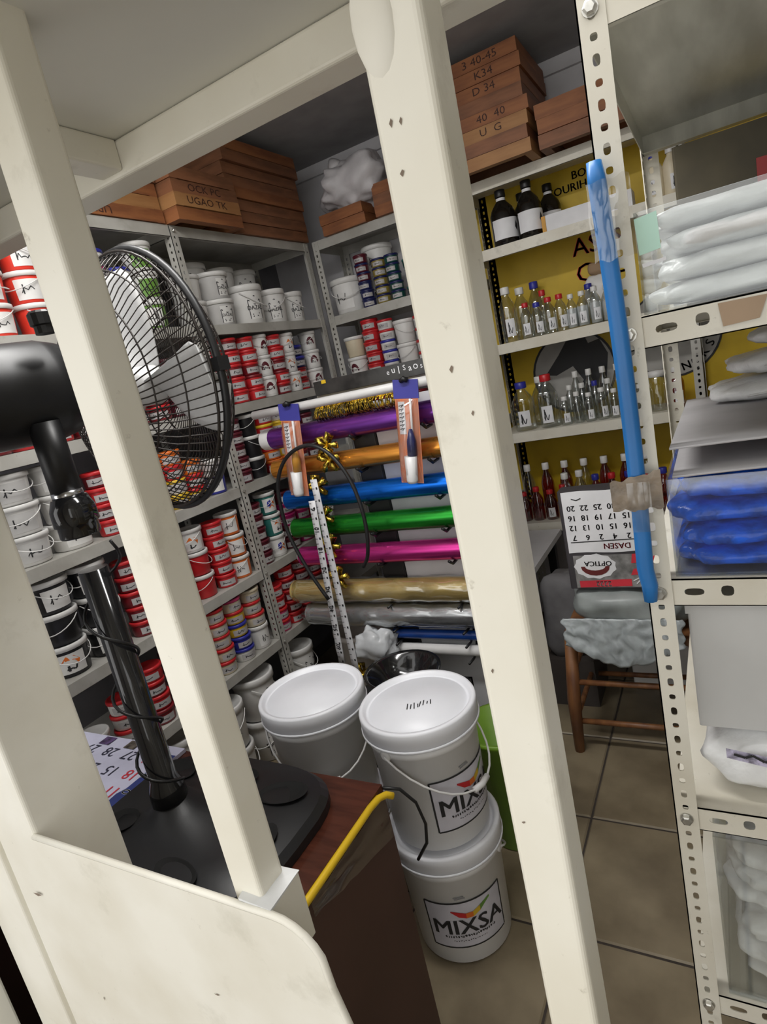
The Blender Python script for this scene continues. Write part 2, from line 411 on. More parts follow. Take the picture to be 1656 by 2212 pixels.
# bottom-left panel with rounded corner, side stile and strips
zt = 1.43-1.415*S
pts = [(-2.41*S, 0), (-1.0*S, 0)]
x1_ = -1.0*S; r_ = .055
pts += [(-1.03*S, zt-.16), (-1.075*S, zt-.075)]
for k in range(6):
    a = rad(20+70*k/5); pts.append((-1.112*S-r_*.75+r_*math.cos(a), zt-r_+r_*math.sin(a)))
pts += [(-2.41*S, zt)]
P(MB().prism(pts, S-.012, S-.008, 'y'), 'corner_plate', CREAM2)
edge = [(x, S-.010, z) for x, z in reversed(pts[1:])]
P(MB().tube(edge, .0042, 8), 'plate_bead', CREAM2)
P(MB().rbar(-2.72*S+.002, S-.010, -2.402*S, S*1.285, 0, 1.86, .006, 'z', 4), 'stile', CREAM2)
P(MB().box(-2.77*S, S+.004, 0, -2.715*S, S+.03, 1.86), 'groove_strip', SHEETG)
P(MB().rbar(-3.06*S, S-.010, -2.765*S, S+.06, 0, 1.86, .004, 'z', 3), 'outer_stile', CREAM2)
LOCKM = mat('lock_block_grey', (.70, .71, .71), .4, col2=(.58, .58, .57), scale=20)
P(MB().rbar(-1.36*S, S*.985, -1.238*S, S*1.12, zt-.08, zt+.004, .002, 'z', 2), 'lock_block', CREAM2)
P(MB().add([(-1.355*S, S*.975, zt+.0075), (-1.234*S, S*.975, zt+.0045), (-1.234*S, S*1.12, zt+.0055), (-1.385*S, S*1.105, zt+.0075), (-1.355*S, S*.975, zt+.0045), (-1.234*S, S*.975, zt+.0015), (-1.234*S, S*1.12, zt+.0045), (-1.385*S, S*1.105, zt+.0045)], [(0, 1, 2, 3), (7, 6, 5, 4), (0, 4, 5, 1), (1, 5, 6, 2), (2, 6, 7, 3), (3, 7, 4, 0)]), 'lock_flap', LOCKM)
# weld dimple near the post top
P(MB().lathe([(.0, 0), (.011, .0005), (.013, -.0015)], 16, cap=False).xf(Matrix.Translation((-.425*S, S-.0015, 1.43+.52*S)) @ Matrix.Rotation(PI/2, 4, 'X') @ Matrix.Diagonal((1, 2.2, 1, 1))), 'plug', CREAM2)
MARK = mat('chipped_paint', (.20, .15, .11), .8)
def chip(x, z, a, b, y=None):
    return MB().add([(x-a, (y or S)-.0006, z), (x, (y or S)-.0006, z-b), (x+a, (y or S)-.0006, z+b*.4), (x+a*.3, (y or S)-.0006, z+b)], [(0, 1, 2, 3)])
for (x, z, a, b) in ((-.425, 1.43+.375*S, .0012, .0025), (-.408, 1.43+.372*S, .001, .0022), (-.422, 1.43+.30*S, .0015, .002), (-.40, 1.43-.02*S, .0014, .0025), (-.376, 1.43-.10*S, .001, .0018), (-.43, 1.43-.60*S, .001, .002), (-.425, 1.43-.95*S, .0016, .001)):
    P(chip(x*S, z, a, b), 'paint_chip', MARK)
for (x, z, a, b) in ((-2.55, 1.43-1.72*S, .011, .003), (-2.35, 1.43-2.18*S, .0012, .004), (-1.6, 1.43-1.85*S, .005, .0012)):
    P(chip(x*S, z, a, b, S-.0125), 'paint_chip', MARK)
# grey-green threshold strip outside, bottom left
ob = thing('side_frame', 'pale metal door edge with white panel for outside brightness, at the bottom left corner', 'frame', (-1.25, .3, 0))
world_to(ob, MB().rbar(-1.27, .30, -1.135, .335, 0, 1.05, .004, 'z', 2)).build('edge', SHEETG, ob)
world_to(ob, MB().box(-1.72, .305, 0, -1.272, .325, 1.0)).build('panel', WHITEP, ob)  # white panel stands in for the bright outside

# ------------------------------------------------------------------ tubs, pails and buckets
MC = {}
def cached(key, fn):
    if key not in MC: MC[key] = fn()
    return MC[key]
def cylmap(r0, r1, h, off=.0006):
    def fn(a, z):
        r = r0+(r1-r0)*z/h+off; return (r*math.cos(a), r*math.sin(a), z)
    return fn
def band(r0, r1, h, z0, z1, a0, a1, off=.0005, n=10):
    f = cylmap(r0, r1, h, off); return MB().sheet(lambda u, v: f(a0+(a1-a0)*u, z0+(z1-z0)*v), n, 1)
def scribble(seed, a0, a1, z0, z1, f, wd, ar=.05):
    rnd = random.Random(seed); mb = MB(); n = rnd.randint(5, 8); pts = []
    for k in range(n): pts.append((a0+(a1-a0)*(k+.2*rnd.random())/n, z0+(z1-z0)*(rnd.random() if k % 2 else rnd.random()*.5)))
    stroke_on(mb, pts, wd*1.3, f, ar)
    a = a0+(a1-a0)*.2*rnd.random(); stroke_on(mb, [(a, z0), (a, z1)], wd*1.8, f, ar)
    return mb
def own_mesh(key, build, m):
    me = cached(key, build)
    k2 = key+(m.name,)
    if k2 not in MC:
        c = me if not me.materials else me.copy()
        if c is me: me.materials.append(m)
        else: c.materials[0] = m
        MC[k2] = c
    return MC[k2]
def part(name, key, build, m, parent, rz=0, z=0):
    o = link(name, own_mesh(key, lambda: build().mesh(name), m), m, parent)
    o.rotation_euler.z = rz; o.location.z = z; return o
def tub(kind, loc, face, body, lid, label, group, lab='label', deco='scrib', handle=False, seed=0, r=.045, h=.058):
    """face: world angle the printed side looks towards"""
    pail = kind == 'pail'
    t = thing('paint_pail' if pail else 'paint_tub', label, 'pail' if pail else 'tub', loc, face, group)
    rt_, rb = r, r*(.88 if pail else .95)
    K = (kind, r, h); lh = h*(.13 if pail else .24)
    n = 22 if r < .07 else 28
    part('body', K+('b',), lambda: MB().lathe([(rb*.93, 0), (rb, .004), (rt_*.985, h-lh), (rt_*.985, h-lh*.5)], n), tc(body), t)
    if pail:
        part('lid', K+('l',), lambda: MB().lathe([(rt_, h-lh*1.25), (rt_*1.06, h-lh*1.2), (rt_*1.06, h-lh*.15), (rt_*1.03, h), (rt_*.93, h), (rt_*.91, h-lh*.45), (0, h-lh*.45)], n, cap=False), tc(lid), t)
    else:
        part('lid', K+('l',), lambda: MB().lathe([(rt_*1.0, h-lh), (rt_*1.05, h-lh+.001), (rt_*1.05, h-.003), (rt_*1.0, h), (rt_*.86, h), (rt_*.84, h-.003), (0, h-.003)], n, cap=False), tc(lid), t)
    f = cylmap(rb, rt_*.985, h-lh, .0012)
    if lab:
        if pail:
            z0, z1, a = h*.12, h*.74, (.75 if deco != 'frame' else .42)
        else:
            z0, z1, a = h*.16, h*.60, .80
        lo = part('label', K+('lab', z0, z1, a), lambda: band(rb, rt_*.985, h-lh, z0, z1, -a, a), tc(lab), t)
        if deco == 'scrib':
            s_ = seed % 11
            part('print', K+('sc', s_), lambda: scribble(s_, -.45, .40, z0+(z1-z0)*.28, z0+(z1-z0)*.75, f, r*.034, r), INK, lo)
        elif deco == 'arch':
            def arch():
                mb = MB(); c = (z0+z1)/2
                o_ = [(.5*math.cos(PI*k/8), c-.1*h+.38*h*math.sin(PI*k/8)) for k in range(9)]
                i_ = [(.34*math.cos(PI*k/8), c-.12*h+.22*h*math.sin(PI*k/8)) for k in range(9)]
                mb.add([f(*p) for p in o_]+[f(*p) for p in i_], [(k, k+1, 10+k, 9+k) for k in range(8)]); return mb
            part('print', K+('ar',), arch, tc('maroon'), lo)
            s_ = seed % 5
            part('print', K+('sc', s_), lambda: scribble(s_, -.32, .3, z0+(z1-z0)*.3, z0+(z1-z0)*.55, f, r*.05), INK, lo)
        elif deco == 'frame':
            def fr_():
                mb = MB(); w_ = .05
                e_ = [(-.40, h*.14), (.40, h*.14), (.40, h*.60), (.02, h*.70), (-.40, h*.60), (-.40, h*.14)]
                stroke_on(mb, e_, r*.045, f, r)
                stroke_on(mb, [(-.36, h*.60), (0, h*.48), (.36, h*.60)], r*.05, f, r)
                text_on(mb, 'DAZAL', lambda u, v: f(u/rb, v), h*.15, 0, h*.40, bold=True, sx=.9)
                stroke_on(mb, [(-.25, h*.24), (.2, h*.26)], r*.06, f, r); stroke_on(mb, [(-.25, h*.19), (.1, h*.2)], r*.05, f, r)
                return mb
            part('print', K+('fr',), fr_, INK, lo)
        elif deco == 'flame':
            def fl_():
                mb = MB(); poly_on(mb, [(-.5, h*.5), (-.2, h*.68), (.2, h*.66), (.45, h*.5), (.35, h*.36), (.2, h*.52), (-.15, h*.55)], f); return mb
            part('print', K+('fl',), fl_, tc('orange'), lo)
            s_ = seed % 5
            part('print', K+('sc2', s_), lambda: scribble(s_, -.3, .3, h*.2, h*.38, f, r*.06), INK, lo)
        elif deco == 'swirl':
            def sw_():
                mb = MB(); poly_on(mb, [(-.4, h*.4), (-.3, h*.6), (0, h*.66), (.1, h*.5), (-.1, h*.36)], f); return mb
            part('print', K+('sw',), sw_, tc('blue'), lo)
            def sw2():
                mb = MB(); poly_on(mb, [(.1, h*.62), (.4, h*.56), (.42, h*.42), (.2, h*.5)], f); stroke_on(mb, [(-.2, h*.3), (.1, h*.42), (.35, h*.3)], r*.1, f, r); return mb
            part('print', K+('sw2',), sw2, tc('orange'), lo)
    if handle:
        hz = (-.9 if seed % 2 else .9)
        def hd():
            pts = []
            for k in range(13):
                a = PI*k/12; pts.append((r*1.12*math.sin(a)+.002, r*1.07*math.cos(a), h*(.80-.38*math.sin(a))))
            return MB().tube(pts, r*.028, 5)
        part('handle', K+('h',), hd, tc('white'), t, rz=hz*(.35 if not seed % 3 else .9))
    return t
def face_cam(x, y, bias): # printed side between the aisle and the camera
    return bias+random.uniform(-.35, .35)
def column(shelf, idx, x, y, z, items, bias):
    """items bottom to top: dicts for tub()"""
    zz = z+.001
    for k, it in enumerate(items):
        it = dict(it); desc = it.pop('desc'); dx, dy = random.uniform(-.004, .004), random.uniform(-.003, .003)
        n = len(items)
        lev = 'alone' if n == 1 else ('bottom' if k == 0 else 'top' if k == n-1 else ORD[k]+' up')
        lb = f"{desc}, {lev} of {ORD[idx]} column, {shelf}"
        if n == 1: lb = f"{desc}, single one in {ORD[idx]} place, {shelf}"
        r, h = it.get('r', .045), it.get('h', .058)
        tub(it.pop('kind', 'tub'), (x+dx, y+dy, zz), face_cam(x, y, bias), it.pop('body'), it.pop('lid'), lb, 'paint on '+shelf, seed=k*3+idx*7, **it)
        zz += h+.0006
def T_(body='darkred', lid='red', desc=None, **k): return dict(body=body, lid=lid, desc=desc or f"{lid}-lidded {body} tub", **k)
def PL(body='white', lid='white', desc=None, **k):
    d = dict(kind='pail', lab='white', body=body, lid=lid, r=.043, h=.092, deco='arch', handle=True, desc=desc or f"{body} pail with {lid} lid"); d.update(k); return d
RED5 = [T_('red', 'red')]*2+[T_('darkred', 'red'), T_('darkred', 'darkred'), T_('darkred', 'darkred')]
RT = [T_('red', 'red') for _ in range(4)]
BF = rad(-22)      # print on the left rack looks out to the aisle and a little to the camera
X1 = -1.752
# corner bay, second shelf (z 1.43)
s = 'second corner-bay rack shelf'
z = SHELF_Z[2]; st = dict(r=.044, h=.052)
RD = lambda n, a='red', **k: [T_(random.choice(['red', 'darkred']) if a == 'red' else a, a if a != 'red' else random.choice(['red', 'red', 'darkred']), f"{a} paint tub with pale label", **st, **k) for _ in range(n)]
i = 0
for y, its in ((1.90, RD(5)), (1.995, RD(5)), (2.105, RD(5)), (2.205, [PL(r=.041, h=.089)]*3), (2.30, RD(5)), (2.395, [PL(r=.041, h=.088, deco='flame')]*3), (2.49, RD(2)+[T_('navy', 'blue', 'navy paint tub with pale label', **st)]*2), (2.595, [PL(r=.041, h=.088)]*3)):
    column(s, i, X1 if i != 6 else X1-.03, y, z, its, BF); i += 1
# corner bay, third shelf (z 1.112)
s = 'third corner-bay rack shelf'; z = SHELF_Z[3]; i = 0
for y, its in ((1.89, RD(5, 'maroon')), (1.99, [PL('black', 'white', r=.044, h=.089, deco='scrib', lab=None), PL('black', 'white', r=.044, h=.089, lab=None), PL('black', 'white', r=.044, h=.089, lab=None)]), (2.10, [T_('red', 'orange', **st), T_('orange', 'red', **st), T_('yellow', 'red', **st), T_('red', 'yellow', **st), T_('red', 'red', **st)]), (2.20, [T_('orange', 'orange', **st), T_('yellow', 'orange', **st), T_('red', 'yellow', **st), T_('yellow', 'yellow', **st), T_('cream', 'yellow', **st)]), (2.30, RD(5)), (2.40, RD(4, 'maroon'))):
    column(s, i, X1, y, z, its, BF); i += 1
# corner bay, fourth shelf (z .757)
s = 'fourth corner-bay rack shelf'; z = SHELF_Z[4]; i = 0
for y, its in ((1.885, RD(5, 'maroon')), (1.985, [PL('white', 'white', r=.046, h=.095, deco='swirl'), PL('teal', 'white', r=.046, h=.095, deco='flame'), PL('teal', 'white', r=.046, h=.095, deco='swirl')]), (2.095, RD(2, 'maroon')+[T_('magenta', 'magenta', **st)]*2+[T_('maroon', 'maroon', **st)]), (2.195, [T_('magenta', 'magenta', **st), T_('pink', 'magenta', **st), T_('magenta', 'pink', **st), T_('red', 'red', **st)]), (2.30, RD(4)), (2.40, [PL('white', 'white', r=.043, h=.09)]*2)):
    column(s, i, X1, y, z, its, BF); i += 1
# corner bay, lowest shelf (z .445)
s = 'lowest corner-bay rack shelf'; z = SHELF_Z[5]; i = 0
for y, its in ((1.885, [T_('pink', 'red', **st)]*2+[T_('red', 'red', **st)]*2), (1.98, RD(5)), (2.085, RD(5)), (2.185, RD(4)), (2.30, RD(4, 'maroon'))):
    column(s, i, X1, y, z, its, BF); i += 1
# corner bay, upper shelf (z 1.745): gallon pails, two deep
s = 'upper corner-bay rack shelf'; z = SHELF_Z[1]; i = 0
GP = lambda r=.078, h=.165, **k: PL('white', 'white', 'large white paint pail', r=r, h=h, deco='frame', **k)
for x, y, its in ((-1.80, 1.905, [PL('white', 'white', 'white screw-top paint pail', r=.062, h=.10, deco='scrib', handle=False)]*2), (-1.80, 2.055, [PL('grey', 'white', 'grey-white paint pail', r=.072, h=.108, deco='frame', handle=False)]*2), (-1.795, 2.235, [GP(.082, .165)]), (-1.785, 2.41, [GP(.066, .15)]), (-1.785, 2.56, [GP(.062, .14)]),
                  (-1.96, 2.10, [GP(.088, .145, handle=False)]*2), (-1.96, 2.29, [GP(.075, .14, handle=False)]*2), (-1.965, 2.46, [GP(.075, .14, handle=False)]*2)):
    column(s, i, x, y, z, its, BF); i += 1

# near bay of the left rack
s = 'upper fan-side rack shelf'; z = SHELF_Z[1]; i = 0
RP = dict(r=.056, h=.092)
for x, y, its in ((-1.775, .975, [PL('brightred', 'white', 'bright red pail', deco='scrib', **RP)]*3), (-1.775, 1.10, [PL('brightred', 'white', 'bright red pail', deco='scrib', **RP)]*3), (-1.77, 1.225, [PL('brightred', 'white', 'bright red pail', deco='scrib', **RP)]*3),
                  (-1.76, 1.37, RD(5)), (-1.76, 1.47, [T_('white', 'red', **st), T_('red', 'red', **st), T_('white', 'red', **st), T_('white', 'magenta', **st), T_('white', 'blue', **st)]), (-1.765, 1.565, [T_('white', 'red', **st), T_('white', 'green', **st), T_('green', 'white', **st), T_('white', 'blue', **st)]),
                  (-1.775, 1.68, [PL('green', 'white', 'green-labelled white pail', r=.055, h=.10, deco='scrib', handle=False), PL('white', 'white', 'white pail with green print', r=.055, h=.10, lab='green', deco='scrib', handle=False), PL('white', 'white', 'white pail with green print', r=.055, h=.10, lab='green', deco='scrib', handle=False)])):
    column(s, i, x, y, z, its, BF); i += 1
s = 'second fan-side rack shelf'; z = SHELF_Z[2]; i = 0
for y, its in ((.96, RD(4)), (1.06, RD(4)), (1.16, RD(5)), (1.26, RD(5)), (1.36, RD(5, 'maroon')), (1.46, RD(4)), (1.56, RD(5)), (1.66, RD(4, 'maroon')), (1.755, RD(3))):
    column(s, i, X1, y, z, its, BF); i += 1
s = 'third fan-side rack shelf'; z = SHELF_Z[3]; i = 0
WP = dict(r=.062, h=.088)
for x, y, its in ((-1.775, .975, [PL('white', 'white', deco='scrib', lab='grey', **WP)]*3), (-1.775, 1.115, [PL('white', 'white', deco='scrib', lab='white', **WP)]*3), (X1, 1.24, RD(4)), (X1, 1.34, RD(4, 'maroon')), (X1, 1.44, [T_('red', 'orange', **st), T_('white', 'red', **st), T_('orange', 'red', **st)]), (X1, 1.535, [T_('yellow', 'yellow', **st), T_('white', 'yellow', **st), T_('red', 'red', **st), T_('orange', 'orange', **st)]), (X1, 1.625, [T_('yellow', 'red', **st), T_('red', 'red', **st), T_('orange', 'orange', **st)]), (X1, 1.73, [PL('blue', 'white', 'blue pail with white lid', r=.044, h=.085, deco='scrib'), T_('white', 'white', **st)])):
    column(s, i, x, y, z, its, BF); i += 1
s = 'fourth fan-side rack shelf'; z = SHELF_Z[4]; i = 0
BP = dict(r=.060, h=.100)
for x, y, its in ((-1.775, .98, [PL('black', 'white', deco='flame', **BP), PL('black', 'white', lab=None, **BP), PL('black', 'white', deco='scrib', **BP)]), (-1.775, 1.115, [PL('black', 'white', deco='flame', **BP), PL('black', 'white', lab=None, **BP), PL('black', 'white', deco='scrib', **BP)]), (X1, 1.24, RD(5)), (X1, 1.34, RD(5, 'maroon')), (X1-.005, 1.44, RD(4)),
                  (-1.765, 1.545, [PL('red', 'white', r=.05, h=.09, lab=None), PL('red', 'white', r=.05, h=.09, lab=None), PL('white', 'white', 'white pail with orange print', r=.05, h=.09, deco='flame')]), (X1, 1.65, [T_('red', 'red', r=.042, h=.052)]*5), (-1.757, 1.745, [PL('orange', 'white', r=.045, h=.09, deco='scrib'), PL('orange', 'white', r=.045, h=.09, deco='scrib'), PL('orange', 'white', r=.045, h=.09, deco='scrib')])):
    column(s, i, x, y, z, its, BF); i += 1
s = 'lowest fan-side rack shelf'; z = SHELF_Z[5]; i = 0
for x, y, its in ((-1.79, .97, [PL('white', 'white', r=.05, h=.10, deco='scrib', handle=False)]), (-1.78, 1.09, [T_('white', 'red', 'white tub with red lid', **st)]*3), (X1, 1.2, RD(4)), (X1, 1.31, RD(4, 'maroon')), (X1, 1.42, RD(4)), (X1, 1.53, [T_('cream', 'red', 'cream tub with red lid', **st)]*5), (X1, 1.632, [T_('white', 'blue', **st), T_('blue', 'blue', **st), T_('yellow', 'blue', **st), T_('yellow', 'red', **st), T_('cream', 'pink', **st)]), (X1, 1.737, [PL('white', 'white', r=.045, h=.10, deco='scrib', handle=False), T_('cream', 'red', **st), T_('cream', 'red', **st), T_('cream', 'cream', **st)])):
    column(s, i, x, y, z, its, BF); i += 1
# pails on the floor under the left rack
s = 'floor under left rack'
fp = dict(deco='frame')
for i, (x, y, r, h, n) in enumerate(((-1.74, 1.44, .075, .175, 2), (-1.76, 1.64, .085, .185, 2), (-1.79, 1.25, .08, .175, 2), (-1.75, 1.94, .072, .17, 2), (-1.74, 2.50, .075, .175, 2))):
    column(s, i, x, y, 0, [PL('white', 'white', 'dusty white paint pail', r=r, h=h, deco='frame')]*n, BF)

# back rack, left part
s = 'upper back-rack shelf'; z = 1.745; BB = rad(-75); i = 0
column(s, 0, -1.585, 2.80, z, [PL('white', 'white', 'plain white paint pail', r=.082, h=.165, deco='scrib')], BB)
column(s, 1, -1.44, 2.91, z, [PL('white', 'white', 'tall white paint pail', r=.074, h=.145, deco='scrib')]*2, BB)
ss = dict(r=.034, h=.040)
column(s, 2, -1.463, 2.76, z, [T_('navy', 'navy', **ss)]*3+[T_('maroon', 'navy', **ss)]*2+[T_('maroon', 'maroon', **ss)], BB)
column(s, 3, -1.375, 2.76, z, [T_('olive', 'navy', **ss)]*5, BB)
column(s, 4, -1.297, 2.755, z, [T_('darkgreen', 'navy', **ss)]*5, BB)
column(s, 5, -1.21, 2.76, z, [T_('darkgreen', 'teal', **ss)]*4, BB)
s = 'second back-rack shelf'; z = 1.43
column(s, 0, -1.60, 2.775, z, [PL('white', 'white', r=.05, h=.10, deco='arch'), PL('cream', 'white', r=.05, h=.10, lab=None, handle=False), ], BB)
column(s, 1, -1.495, 2.77, z, [T_('red', 'red', r=.043, h=.052)]*5, BB)
column(s, 2, -1.405, 2.765, z, [T_('white', 'blue', r=.038, h=.048)]*3+[T_('white', 'red', r=.038, h=.048)]*2, BB)
column(s, 3, -1.31, 2.78, z, [PL('white', 'white', r=.05, h=.11, lab=None), PL('white', 'white', r=.05, h=.11, lab=None)], BB)
column(s, 4, -1.21, 2.77, z, [T_('white', 'red', r=.042, h=.055)]*4, BB)
s = 'third back-rack tub shelf'; z = 1.10
for i, x in enumerate((-1.6, -1.5, -1.4, -1.3, -1.2, -1.1)): column(s, i, x, 2.775, z, RD(4, 'red' if i % 2 else 'maroon'), BB)

# ------------------------------------------------------------------ big white buckets
def big_bucket(label, loc, rz, h=.33, r=.134, hr=.55, scrawl=False, mixsa=True, mt=WHITEP, group=None):
    t = thing('bucket', label, 'bucket', loc, rz, group); rb = r*.90
    MB().lathe([(rb*.95, 0), (rb, .006), (rb+(r-rb)*.75, h*.78), (r*1.005, h*.785), (r*1.005, h*.83), (r*.985, h*.835), (r*.985, h*.9)], 48).build('body', mt, t)
    lid = MB().lathe([(r*.99, h*.845), (r*1.06, h*.85), (r*1.07, h*.985), (r*1.05, h), (r*.98, h), (r*.955, h-.010), (r*.90, h-.012), (r*.89, h-.009), (0, h-.009)], 48, cap=False).build('lid', LIDW, t)
    MB().lathe([(r*1.065, h*.852), (r*1.082, h*.855), (r*1.082, h*.87), (r*1.065, h*.873)], 48, cap=False).build('rim', LIDW, lid)
    f = cylmap(rb, r*.985, h*.9, .0012); f2 = cylmap(rb, r*.985, h*.9, .0022)
    # wire bail with a grip
    pts = []
    for k in range(17):
        a = PI*k/16; pts.append((r*1.12*math.sin(a), r*1.05*math.cos(a), h*.80-h*.36*math.sin(a)))
    hd = MB().tube(pts, .0028, 6).build('handle', OFFW, t); hd.rotation_euler.z = hr
    g_ = MB().tube(pts[7:10], .0075, 8).build('grip', OFFW, hd)
    for sgn in (1, -1):
        e = MB().lathe([(.014, 0), (.014, .006), (.008, .008)], 14).xf(Matrix.Translation((0, sgn*r*.99, h*.80)) @ Matrix.Rotation(-sgn*PI/2, 4, 'X')).build('handle_lug', OFFW, t); e.rotation_euler.z = hr
    if mixsa:
        za, zb = h*.17, h*.58; A = .80
        lo = band(rb, r*.985, h*.9, za, zb, -A, A, .0008, 16).build('label', mat('bucket_label', (.66, .65, .72), .4, scale=14, col2=(.55, .54, .60)), t)
        m = MB(); n = 14
        for zz in (za, zb): stroke_on(m, [(-A+2*A*k/n, zz) for k in range(n+1)], .0042, f, r)
        for aa in (-A, A): poly_on(m, [(aa-.017, za), (aa+.017, za), (aa+.017, zb), (aa-.017, zb)], f)
        m.build('label_border', INK, lo)
        m = MB(); text_on(m, 'MIXSA', lambda u, v: f2(u/rb, v), .062, .002, h*.355, bold=True, sx=1.0)
        for q, (zz, a0, a1) in enumerate(((h*.275, -.50, .55), (h*.235, -.35, .3))):
            rnd = random.Random(q)
            a_ = a0
            while a_ < a1:
                d = rnd.uniform(.015, .05); stroke_on(m, [(a_, zz), (a_+d*.6, zz+rnd.uniform(-.002, .003))], .006 if q == 0 else .002, f2, r); a_ += d+.012
        m.build('label_lettering', INK, lo)
        sw = [(-.30, .505, 'red'), (-.16, .455, 'red'), (-.02, .435, 'orange'), (.12, .435, 'yellow'), (.27, .465, 'green'), (.50, .53, 'blue')]
        for (a0, b0, c0), (a1, b1, c1) in zip(sw, sw[1:]):
            q0 = .045 if a0 > -.2 else .01; q1 = .045 if a1 < .35 else .015
            m = MB(); poly_on(m, [(a0, h*b0), (a1, h*b1), (a1, h*(b1+q1)), (a0, h*(b0+q0))], f2); m.build('rainbow_mark', mat('swoosh_'+c0, TUBC[c0], .5), lo)
        m = MB(); stroke_on(m, [(-.2, h*.63), (.0, h*.633)], .003, f, r); stroke_on(m, [(-.18, h*.615), (.02, h*.618)], .0035, f, r); m.build('batch_stamp', mat('stamp_grey', (.25, .25, .26), .6), t)
    if scrawl:
        m = MB(); zf = h-.0082; rnd = random.Random(3)
        fl_ = lambda a, b: (a, b, zf)
        x = -.055
        for k in range(8):
            stroke_on(m, [(x, -.004+rnd.uniform(-.006, .006)), (x+rnd.uniform(-.003, .006), .014+rnd.uniform(-.006, .006))], .0025, fl_); x += .008
        o = m.build('lid_scrawl', INK, lid); o.rotation_euler.z = rad(-130)-0; o.location = (-.01, -.02, 0)
    return t
bx, by = -.695, 1.13
aim = math.atan2(-by, -bx)
big_bucket('white bucket with rainbow label standing on the floor, under another bucket', (bx, by, 0), aim+.05, hr=2.6)
big_bucket('white bucket with handwriting on its lid, stacked on another bucket', (bx, by, .3315), aim+.68, scrawl=True, hr=.1)
lx, ly = -1.015, 1.135
big_bucket('plain white lidded bucket behind the brown desk, upper of its stack', (lx, ly, .3315), aim-1.2, mixsa=False, hr=1.3)
big_bucket('white bucket on the floor behind the desk, under the plain bucket', (lx, ly, 0), aim-1.2, mixsa=False)
b = thing('bucket', 'open beige bucket on the floor beside the left rack', 'bucket', (-1.50, 2.12, 0), 0)
MB().lathe([(.105, 0), (.112, .005), (.130, .33), (.138, .332), (.138, .352), (.128, .355), (.124, .345), (.108, .03), (0, .03)], 36, cap=False).build('body', BEIGE, b)
pts = [(.142*math.sin(PI*k/14), .138*math.cos(PI*k/14), .31-.16*math.sin(PI*k/14)) for k in range(15)]
hd = MB().tube(pts, .003, 6).build('handle', OFFW, b); hd.rotation_euler.z = rad(-65)
# green tub behind the bucket stack
b = thing('bucket', 'lime green plastic bucket half hidden behind the white bucket stack', 'bucket', (-.64, 1.47, 0))
MB().lathe([(.08, 0), (.085, .004), (.11, .36), (.116, .362), (.116, .375), (.105, .375), (.08, .02), (0, .02)], 32, cap=False).build('body', mat('lime_green', (.14, .26, .02), .4), b)

# ------------------------------------------------------------------ brown desk with calendar and fan
DZ = .64; DX1, DY0, DY1, DX0 = -.652, .475, .862, -1.66
DESKB = mat('desk_brown_laminate', (.085, .042, .034), .42, scale=5, col2=(.070, .034, .027))
DESKT = mat('desk_top_redwood', (.095, .028, .016), .25, scale=10, col2=(.055, .016, .009), stretch=(1, 6, 1))
dk = thing('desk', 'brown laminate desk with yellow edge behind the cream frame', 'desk', (-1.1, .65, 0))
world_to(dk, MB().box(DX0, DY0, DZ-.022, DX1-.002, DY1, DZ)).build('desktop', DESKT, dk)
world_to(dk, MB().box(DX1-.022, DY0+.002, 0, DX1, DY1-.002, DZ-.0225)).build('side_panel', DESKB, dk)
world_to(dk, MB().box(DX0, DY0+.002, 0, DX0+.02, DY1-.002, DZ-.0225)).build('side_panel', DESKB, dk)
world_to(dk, MB().box(DX0+.021, DY1-.022, .1, DX1-.023, DY1-.006, DZ-.0225)).build('back_panel', DESKB, dk)
YTR = mat('yellow_trim', (.72, .47, .015), .4)
tp = [(DX1+.003, DY0-.01+(DY1-.05-DY0)*k/8, DZ-.006) for k in range(9)]+[(DX1+.005, DY1-.03, DZ-.008), (DX1+.012, DY1-.012, DZ-.012), (DX1+.022, DY1-.004, DZ-.02)]
world_to(dk, MB().tube(tp, .0072, 8)).build('yellow_edge', YTR, dk)
FILM = clear('clear_film', (.97, .96, .95), .05, .2)
def crumple(u, v): return (DX1+.002+.004*noise.noise((u*5, v*5, 1)), DY0+.12+.26*u, DZ-.02-.07*v*(.4+u)+.01*noise.noise((u*7, v*7, 3)))
world_to(dk, MB().sheet(crumple, 10, 8)).build('plastic_film', FILM, dk)
# wall calendar lying on the desk, upside down from here
ca = thing('calendar', 'open wall calendar lying on the desk beside the fan pole', 'calendar', (-1.44, .74, DZ+.0005))
CW = .43; CH = .27; CX1 = -1.21; CY0, CY1 = .585, .858
world_to(ca, MB().box(CX1-CW, CY0, DZ+.001, CX1, CY1, DZ+.010)).build('page_block', mat('calendar_paper', (.62, .62, .78), .6), ca)
zc = DZ+.0112; fc = lambda x, y: (x, y, zc)
rows = [['4', '5', '6', '7', '8'], ['11', '12', '13', '14', '16'], ['18', '15', '20', '21', '22'], ['26', '27', '28', '29', '31']]
mk, mr = MB(), MB()
for r_i, row in enumerate(rows):
    for k, tx in enumerate(row):
        px_, py_ = CX1-.062-k*.076, CY0+.045+r_i*.058
        world_to(ca, text_on(MB(), tx, fc, .046, px_, py_, PI)).build('date', INKR if k == 0 else mat('calendar_ink', (.03, .03, .06), .6), ca)
m_ = MB(); poly_on(m_, [(CX1-.034, CY0+.002), (CX1-.001, CY0+.002), (CX1-.001, CY1-.03), (CX1-.028, CY1-.03), (CX1-.030, CY0+.12), (CX1-.040, CY0+.10)], fc)
world_to(ca, m_).build('blue_band', mat('calendar_blue', (.03, .05, .22), .5), ca)
zc += .0008
